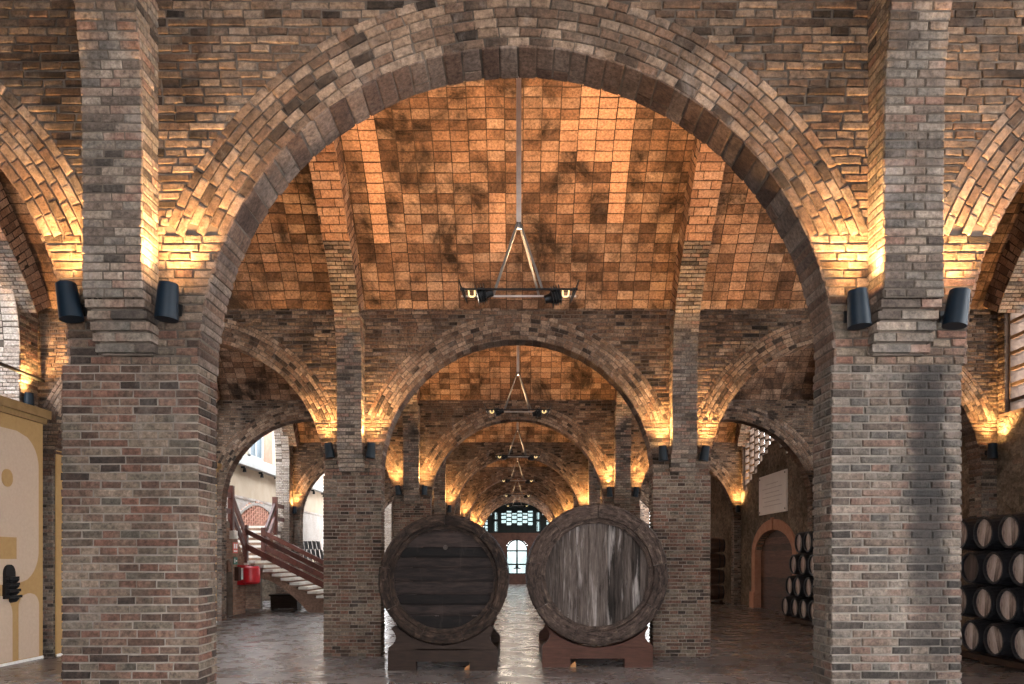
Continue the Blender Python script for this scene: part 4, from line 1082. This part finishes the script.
mb.quads(V, [(4*i+q, 4*i+4+q, 4*i+4+(q+1)%4, 4*i+(q+1)%4) for i in range(24) for q in range(4)]); mb.build('arch_trim', M['pale_daylit_brick'], scr)

# ------------------------------------------------------------------ staircase in the third bay, left
S0, S1 = 21.10, 22.65
XL, ZL = -7.8, 1.50
st = thing('staircase', 'brick staircase with pale stone treads and red-brown timber rails, behind the left pillars', 'staircase', (0, 0, 0))
nst = 12; rise = ZL/nst; tread = 0.255
xr = XL + nst*tread          # foot of the flight
# side profile with an arched void below
mb = MB(); n = 40; V = []
for i in range(n+1):
    x = XL + (xr-XL)*i/n; zt = max(0.02, ZL*(1-i/n) - 0.07)
    u = max(0.0, (x - (XL+0.05))/1.75)
    zb = 1.05*(1-u*u) if u <= 1 else 0.0
    zb = min(zb, zt-0.02)
    V += [(x, S0+.06, zb), (x, S0+.06, zt), (x, S1-.06, zt), (x, S1-.06, zb)]
mb.quads(V, [(4*i+q, 4*i+4+q, 4*i+4+(q+1)%4, 4*i+(q+1)%4) for i in range(n) for q in range(4)])
mb.build('flight_body', M['stair_brick'], st)
for i in range(nst):
    x0 = xr - (i+1)*tread; z = (i+1)*rise
    mb = MB(); mb.box((x0-0.0, S0-0.02, z-0.075), (x0+tread+0.03, S1+0.02, z)); mb.box((x0+0.02, S0+0.05, z-rise-.005), (x0+tread, S1-.05, z-.07), mat=1)
    mb.build('tread', [M['tread'], M['stair_brick']], st)
# landing and the split flights: towards the viewer, away, and the centre
mb = MB(); mb.box((-9.2, S0, ZL-0.16), (XL, S1, ZL)); mb.build('landing', M['tread'], st)
for i in range(7):
    z = ZL + (i+1)*0.16
    for sg in (-1, 1):
        ya_ = (S0 - (i+1)*0.17) if sg < 0 else (S1 + i*0.17)
        mb = MB(); mb.box((-9.6, ya_, z-0.07), (XL-0.06, ya_+0.19, z)); mb.box((-9.6, ya_+.01, ZL-.3), (XL-0.02, ya_+0.17, z-.07), mat=1); mb.build('tread', [M['tread'], M['stair_brick']], st)
    mb = MB(); x = -8.35 - i*0.27; mb.box((x-0.27, S0, z-0.06), (x+0.02, S1, z)); mb.box((x-.27, S0, z-0.17), (x, S1, z-.06), mat=1); mb.build('tread', [M['tread'], M['tread']], st)
ztp = ZL + 7*0.16
for (a, b) in ((19.0, S0-7*0.17), (S1+7*.17, 25.0)):
    mb = MB(); mb.box((-10.99, a, ztp-0.15), (XL-0.05, b, ztp)); mb.build('upper_landing', M['tread'], st)
mb = MB(); mb.box((-10.99, 19.2, ztp-0.05), (-9.95, 25.0, ztp)); mb.build('upper_landing', M['tread'], st)
# support wall below the near flight, with a small arched doorway
sw = thing('stair_support_wall', 'low brick wall below the upper stairs with a narrow arched doorway and the red hose box', 'wall', (XL, 0, 0))
mb = MB(); ys = np.linspace(18.9, S0, 45); V = []
for y in ys:
    zt = float(np.interp(y, [18.9, S0-1.2, S0], [ztp, ztp, ZL])) - 0.05
    zb = 0.0
    dd = (y-19.85)/0.30
    if abs(dd) < 1: zb = 1.15 + 0.38*math.sqrt(1-dd*dd)
    V += [(0, y, zb), (0, y, zt), (-0.25, y, zt), (-0.25, y, zb)]
mb.quads(V, [(4*i+q, 4*i+4+q, 4*i+4+(q+1)%4, 4*i+(q+1)%4) for i in range(44) for q in range(4)], mat=1)
R = courses(lambda z: [(18.95, 19.52), (20.18, S0)] if z < 1.55 else [(18.95, S0-max(0, (z-1.5)/0.95))], 0, 2.4, 0.07, LS=0.28)
mb.bricks(m_pos(0), R, h=0.008)
mb.build('masonry', [M['stair_brick'], M['mortar_light']], sw)
mb = MB(); mb.box((-0.22, 19.5, 0), (-0.16, 20.2, 1.55)); mb.build('door_leaf', M['door_wood'], sw)
# rails
mb = MB()
def post(name, x, y, z0, z1, w=0.14):
    m_ = MB(); m_.box((x-w/2, y-w/2, z0), (x+w/2, y+w/2, z1)); m_.build('post', M['rail'], st)
def rail(a, b, h=0.15, w=0.07):
    m_ = MB(); m_.bar(a, b, w, h); m_.build('rail', M['rail'], st)
sl = ZL/(xr-XL)
for y in (S0, S1):
    for dz in (0.42, 0.86): rail((XL, y, ZL+dz), (xr-.15, y, dz+0.05), 0.17 if dz < .5 else 0.13)
    post('p', XL, y, ZL-0.10, ZL+1.02)
    post('p', xr-0.12, y, 0.0, 1.0)
    m_ = MB(); m_.box((XL-.13, y-.13, ZL-0.28), (XL+.13, y+.13, ZL-0.06)); m_.build('post_base', M['tread'], st)
for (ya_, yb_) in ((S0, S0-1.05), (S1, S1+1.05)):
    for dz in (0.35, 0.78): rail((XL, ya_, ZL+dz), (XL, yb_, ZL+dz+1.02), 0.15)
    post('p', XL, yb_, ZL+0.75, ZL+2.05)
    m_ = MB(); m_.box((XL-.13, yb_-.13, ZL+0.60), (XL+.13, yb_+.13, ZL+0.82)); m_.build('post_base', M['tread'], st)
    y3 = yb_ + (0.95 if yb_ > S1 else -0.95)
    for dz in (1.35, 1.78): rail((XL, yb_, ZL+dz), (XL, y3, ZL+dz), 0.13)
    post('p', XL, y3, ZL+0.75, ZL+2.0)
# back wall under the stairs, with a dark recess
mb = MB(); mb.box((-10.9, 22.9, 0), (-8.0, 23.1, 1.3), mat=1); mb.bricks(m_front(22.9), courses(lambda z: [(-10.8, -8.0)], 0, 1.3, .07, LS=.28))
w = struct(mb.build('wall_understair', [M['stair_brick'], M['mortar_light']]))
t = thing('understair_cupboard', 'low dark timber chest standing under the staircase arch', 'chest', (-6.98, 22.35, 0))
mb = MB(); mb.box((-0.45, -0.2, 0.06), (0.35, 0.25, 0.43)); mb.build('body', M['stand_dark'], t)
mb = MB(); mb.box((-0.49, -0.24, 0.43), (0.39, 0.28, 0.48)); mb.build('lid', M['stand_dark'], t)
for x in (-0.4, 0.3):
    mb = MB(); mb.box((x-.04, -.18, 0), (x+.04, .22, .06)); mb.build('foot', M['stand_dark'], t)
# fire hose box and signs on the support wall
t = thing('fire_hose_box', 'red fire hose reel box on the wall left of the staircase', 'fire hose box', (XL, 20.49, 0))
mb = MB(); mb.box((0.01, -0.02, 0.83), (0.22, 0.32, 1.38)); mb.build('cabinet', M['red'], t)
mb = MB(); mb.lathe([(-0.25, 0.0), (-0.25, 0.20), (-0.20, 0.26), (0.20, 0.26), (0.25, 0.20), (0.25, 0.0)], 24, 'Z'); h = mb.build('hose_drum', M['red'], t, smooth=True); h.location = (0.30, 0.20, 1.10)
mb = MB(); mb.box((0.0, -0.22, 0.95), (0.12, -0.03, 1.33)); mb.build('side_panel', M['dark_infill'], t)
mb = MB(); mb.box((0.08, -0.028, 0.98), (0.20, -0.021, 1.3)); mb.build('white_strip', M['white'], t)
t = thing('fire_sign', 'small red and white sign above the red hose box', 'sign', (XL+0.012, 20.30, 1.86))
mb = MB(); mb.box((0, -0.17, -0.15), (0.012, 0.17, 0.15)); mb.build('panel', M['signred'], t)
mb = MB(); mb.box((0.012, -0.12, -0.02), (0.015, -0.02, 0.11)); mb.box((0.012, 0.03, -0.02), (0.015, 0.13, 0.11)); mb.box((0.012, -0.12, -0.11), (0.015, 0.13, -0.07)); mb.build('symbol', M['white'], t)
t = thing('exit_sign', 'small green sign below the red sign by the staircase', 'sign', (XL+0.012, 20.32, 1.50))
mb = MB(); mb.box((0, -0.13, -0.10), (0.012, 0.13, 0.10)); mb.build('panel', M['green'], t)
mb = MB(); mb.box((0.012, -0.10, -0.06), (0.015, -0.04, 0.06)); mb.box((0.012, 0.0, -0.02), (0.015, 0.10, 0.02)); mb.build('symbol', M['white'], t)
# terrace beyond with a row of folded chairs
mb = MB(); mb.box((-10.99, 27.2, 0), (-7.85, 31.0, 1.42)); struct(mb.build('floor_terrace', M['stone']))
def folded_chair():
    t = thing('folding_chair', 'x', 'chair', (0, 0, 1.42), group='folded dark chairs on the terrace')
    lean = 0.16
    for y in (-0.2, 0.2):
        mb = MB(); mb.bar((0, y, 0), (-lean, y, 0.86), 0.03); mb.build('side_rail', M['black_metal'], t)
    mb = MB(); V = []
    for k in range(6):
        z = 0.52 + k*0.066; x = -lean*z/0.86; V += [(x-.012, -.19, z), (x+.012, -.19, z), (x+.012, .19, z), (x-.012, .19, z)]
    mb.quads(V, [(4*i+q, 4*i+(q+1)%4, 4*i+4+(q+1)%4, 4*i+4+q) for i in range(5) for q in range(4)] + [(3,2,1,0), (20,21,22,23)]); mb.build('backrest', M['black_metal'], t)
    mb = MB(); mb.bar((0.035, 0, 0.12), (-0.03, 0, 0.50), 0.36, 0.025, up=(1,0,0)); mb.build('seat', M['black_metal'], t)
    return t
FC = folded_chair()
for k in range(5):
    o = FC if k == 0 else copy_tree(FC)
    o.location = (-8.62 + 0.17*k, 29.9, 1.42)
    o['label'] = f'folded dark chair standing on the terrace beyond the stair rail, {NTH[k]} from the left'

# ------------------------------------------------------------------ far end: lattice and arched window
YF = YW[6] + 0.05
mb = MB(); n = 48
zwin, hw = 2.1, 0.66
for i in range(n):      # infill of the last arch around the window
    a, b = -R_IN + 2*R_IN*i/n, -R_IN + 2*R_IN*(i+1)/n; m_ = (a+b)/2
    zt = 3.15
    if abs(m_) < hw:
        zh = zwin + math.sqrt(max(0, hw*hw - m_*m_))
        mb.box((a, YF, 0), (b, YF+0.22, 0.62)); mb.box((a, YF, zh), (b, YF+0.22, zt))
    else: mb.box((a, YF, 0), (b, YF+0.22, zt))
mb.box((-7.3, YF, 0), (-3.1, YF+.2, 5.2)); mb.box((3.1, YF, 0), (7.3, YF+.2, 5.2))
w = struct(mb.build('wall_far', M['dark_infill']))
mb = MB()
# transom lattice: real openings between bars
holes = []
def solid(x0, x1, z0, z1): mb.box((x0, YF+0.04, z0), (x1, YF+0.16, z1), rnd=.5)
cols = []
x = -0.95
edges = [-2.16, -1.98, -1.78, -1.52, -1.42, -1.36, -1.24, -1.18, -0.98] + list(np.linspace(-0.98, 0.98, 7)[1:-1]) + [0.98, 1.18, 1.24, 1.36, 1.42, 1.52, 1.78, 1.98, 2.16]
kinds = {}
def arch_z(x): return SPR + math.sqrt(max(0, R_IN**2 - x*x))
# vertical bars
for e in edges: solid(e-0.022, e+0.022, 3.1, min(4.95, arch_z(e)))
spans_ = list(zip(edges[:-1], edges[1:]))
for i, (a, b) in enumerate(spans_):
    zt = arch_z((a+b)/2)
    m_ = abs((a+b)/2)
    if m_ < 0.98:           # brick-like cells
        par = i % 2; z = 3.62 + (0.0 if par else 0.13); solid(a, b, 3.1, z)
        while z < 4.45: solid(a, b, z+0.19, z+0.26); z += 0.26
        solid(a, b, 4.5 if par else 4.36, zt)
    elif 1.18 <= m_ <= 1.42: solid(a, b, 3.1, 3.25); solid(a, b, 3.85, 3.98); solid(a, b, 4.4, zt)
    elif 1.78 <= m_ <= 1.98:
        solid(a, b, 3.1, 3.2); z = 3.2
        while z < 4.0: solid(a, b, z+0.16, z+0.22); z += 0.22
        solid(a, b, 4.1, zt)
    else: solid(a, b, 3.1, zt)
mb.build('lattice', M['frame_dark'], w)
mb = MB(); n = 24; V = []
for i in range(n+1):
    x = -2.14 + 4.28*i/n; V += [(x, YF+0.10, 3.1), (x, YF+0.10, arch_z(x)+.02)]
mb.quads(V, [(2*i, 2*i+2, 2*i+3, 2*i+1) for i in range(n)]); mb.build('pane', M['glass'], w)
wn = thing('window_5', None, None, (0, YF, 0)); wn['kind'] = 'structure'
mb = MB()
for xx in (-0.03,): mb.box((-0.05, 0.03, 0.62), (0.05, 0.13, zwin+hw))
for zz in (1.22, 2.05): mb.box((-hw, 0.03, zz-0.045), (hw, 0.13, zz+0.045))
mb.box((-hw, 0.02, 0.60), (hw, 0.14, 0.68))
V = []
for i in range(25):
    a = PI*i/24
    for r_ in (hw+0.01, hw-0.07):
        V += [(r_*math.cos(a), 0.03, zwin+r_*math.sin(a)), (r_*math.cos(a), 0.13, zwin+r_*math.sin(a))]
mb.quads(V, [q for i in range(24) for q in ((4*i, 4*i+2, 4*i+6, 4*i+4), (4*i+2, 4*i+3, 4*i+7, 4*i+6))])
mb.box((-hw-.01, .03, .62), (-hw+.07, .13, zwin)); mb.box((hw-.07, .03, .62), (hw+.01, .13, zwin))
mb.build('frame', M['frame_dark'], wn)
mb = MB(); n = 16; V = []
for i in range(n+1):
    x = -hw + 2*hw*i/n; V += [(x, 0.08, 0.62), (x, 0.08, zwin + math.sqrt(max(0, hw*hw-x*x)))]
mb.quads(V, [(2*i, 2*i+2, 2*i+3, 2*i+1) for i in range(n)]); mb.build('pane', M['glass'], wn)
mb = MB(); mb.box((-0.09, 0.0, 0.95), (0.09, 0.05, 1.16)); mb.box((-0.22, 0.0, 0.95), (0.22, 0.04, 1.02)); mb.build('latch', M['black_metal'], wn)
# pale paving outside the far window
# ------------------------------------------------------------------ world, camera, view
wd = bpy.data.worlds.new('sky'); scene.world = wd; wd.use_nodes = True
nt = wd.node_tree; nt.nodes.clear()
wo = N(nt, 'ShaderNodeOutputWorld'); bg = N(nt, 'ShaderNodeBackground')
tc = N(nt, 'ShaderNodeTexCoord').outputs['Generated']
sx = N(nt, 'ShaderNodeSeparateXYZ'); nt.links.new(tc, sx.inputs[0])
cr = ramp(nt, [(0.0, (0.70, 0.68, 0.66)), (0.5, (0.98, 0.98, 0.98)), (0.62, (0.94, 0.97, 1.0)), (1.0, (0.80, 0.90, 1.0))])
nt.links.new(math_n(nt, 'ADD', math_n(nt, 'MULTIPLY', sx.outputs[2], 0.5), 0.5), cr.inputs[0])
nt.links.new(cr.outputs[0], bg.inputs[0]); bg.inputs[1].default_value = 8.0
nt.links.new(bg.outputs[0], wo.inputs[0])

cd = bpy.data.cameras.new('camera'); co = link('camera', cd)
co.location = (0, 0, 1.55); co.rotation_euler = (PI/2, 0, 0)
cd.sensor_width = 36.0; cd.sensor_fit = 'HORIZONTAL'; cd.lens = F/1024*36.0
cd.shift_x = -5/1024; cd.shift_y = 217/1024; cd.clip_end = 200
scene.camera = co
vs = scene.view_settings
scene.display_settings.display_device = 'sRGB'
vs.view_transform = 'Standard'; vs.look = 'None'; vs.gamma = 1.0; vs.use_curve_mapping = False
vs.exposure = 0.92
cy = scene.cycles
cy.use_denoising = True
try: cy.denoiser = 'OPENIMAGEDENOISE'
except Exception: pass
cy.max_bounces = 8; cy.diffuse_bounces = 4; cy.glossy_bounces = 3; cy.sample_clamp_indirect = 6.0
cy.use_light_tree = True
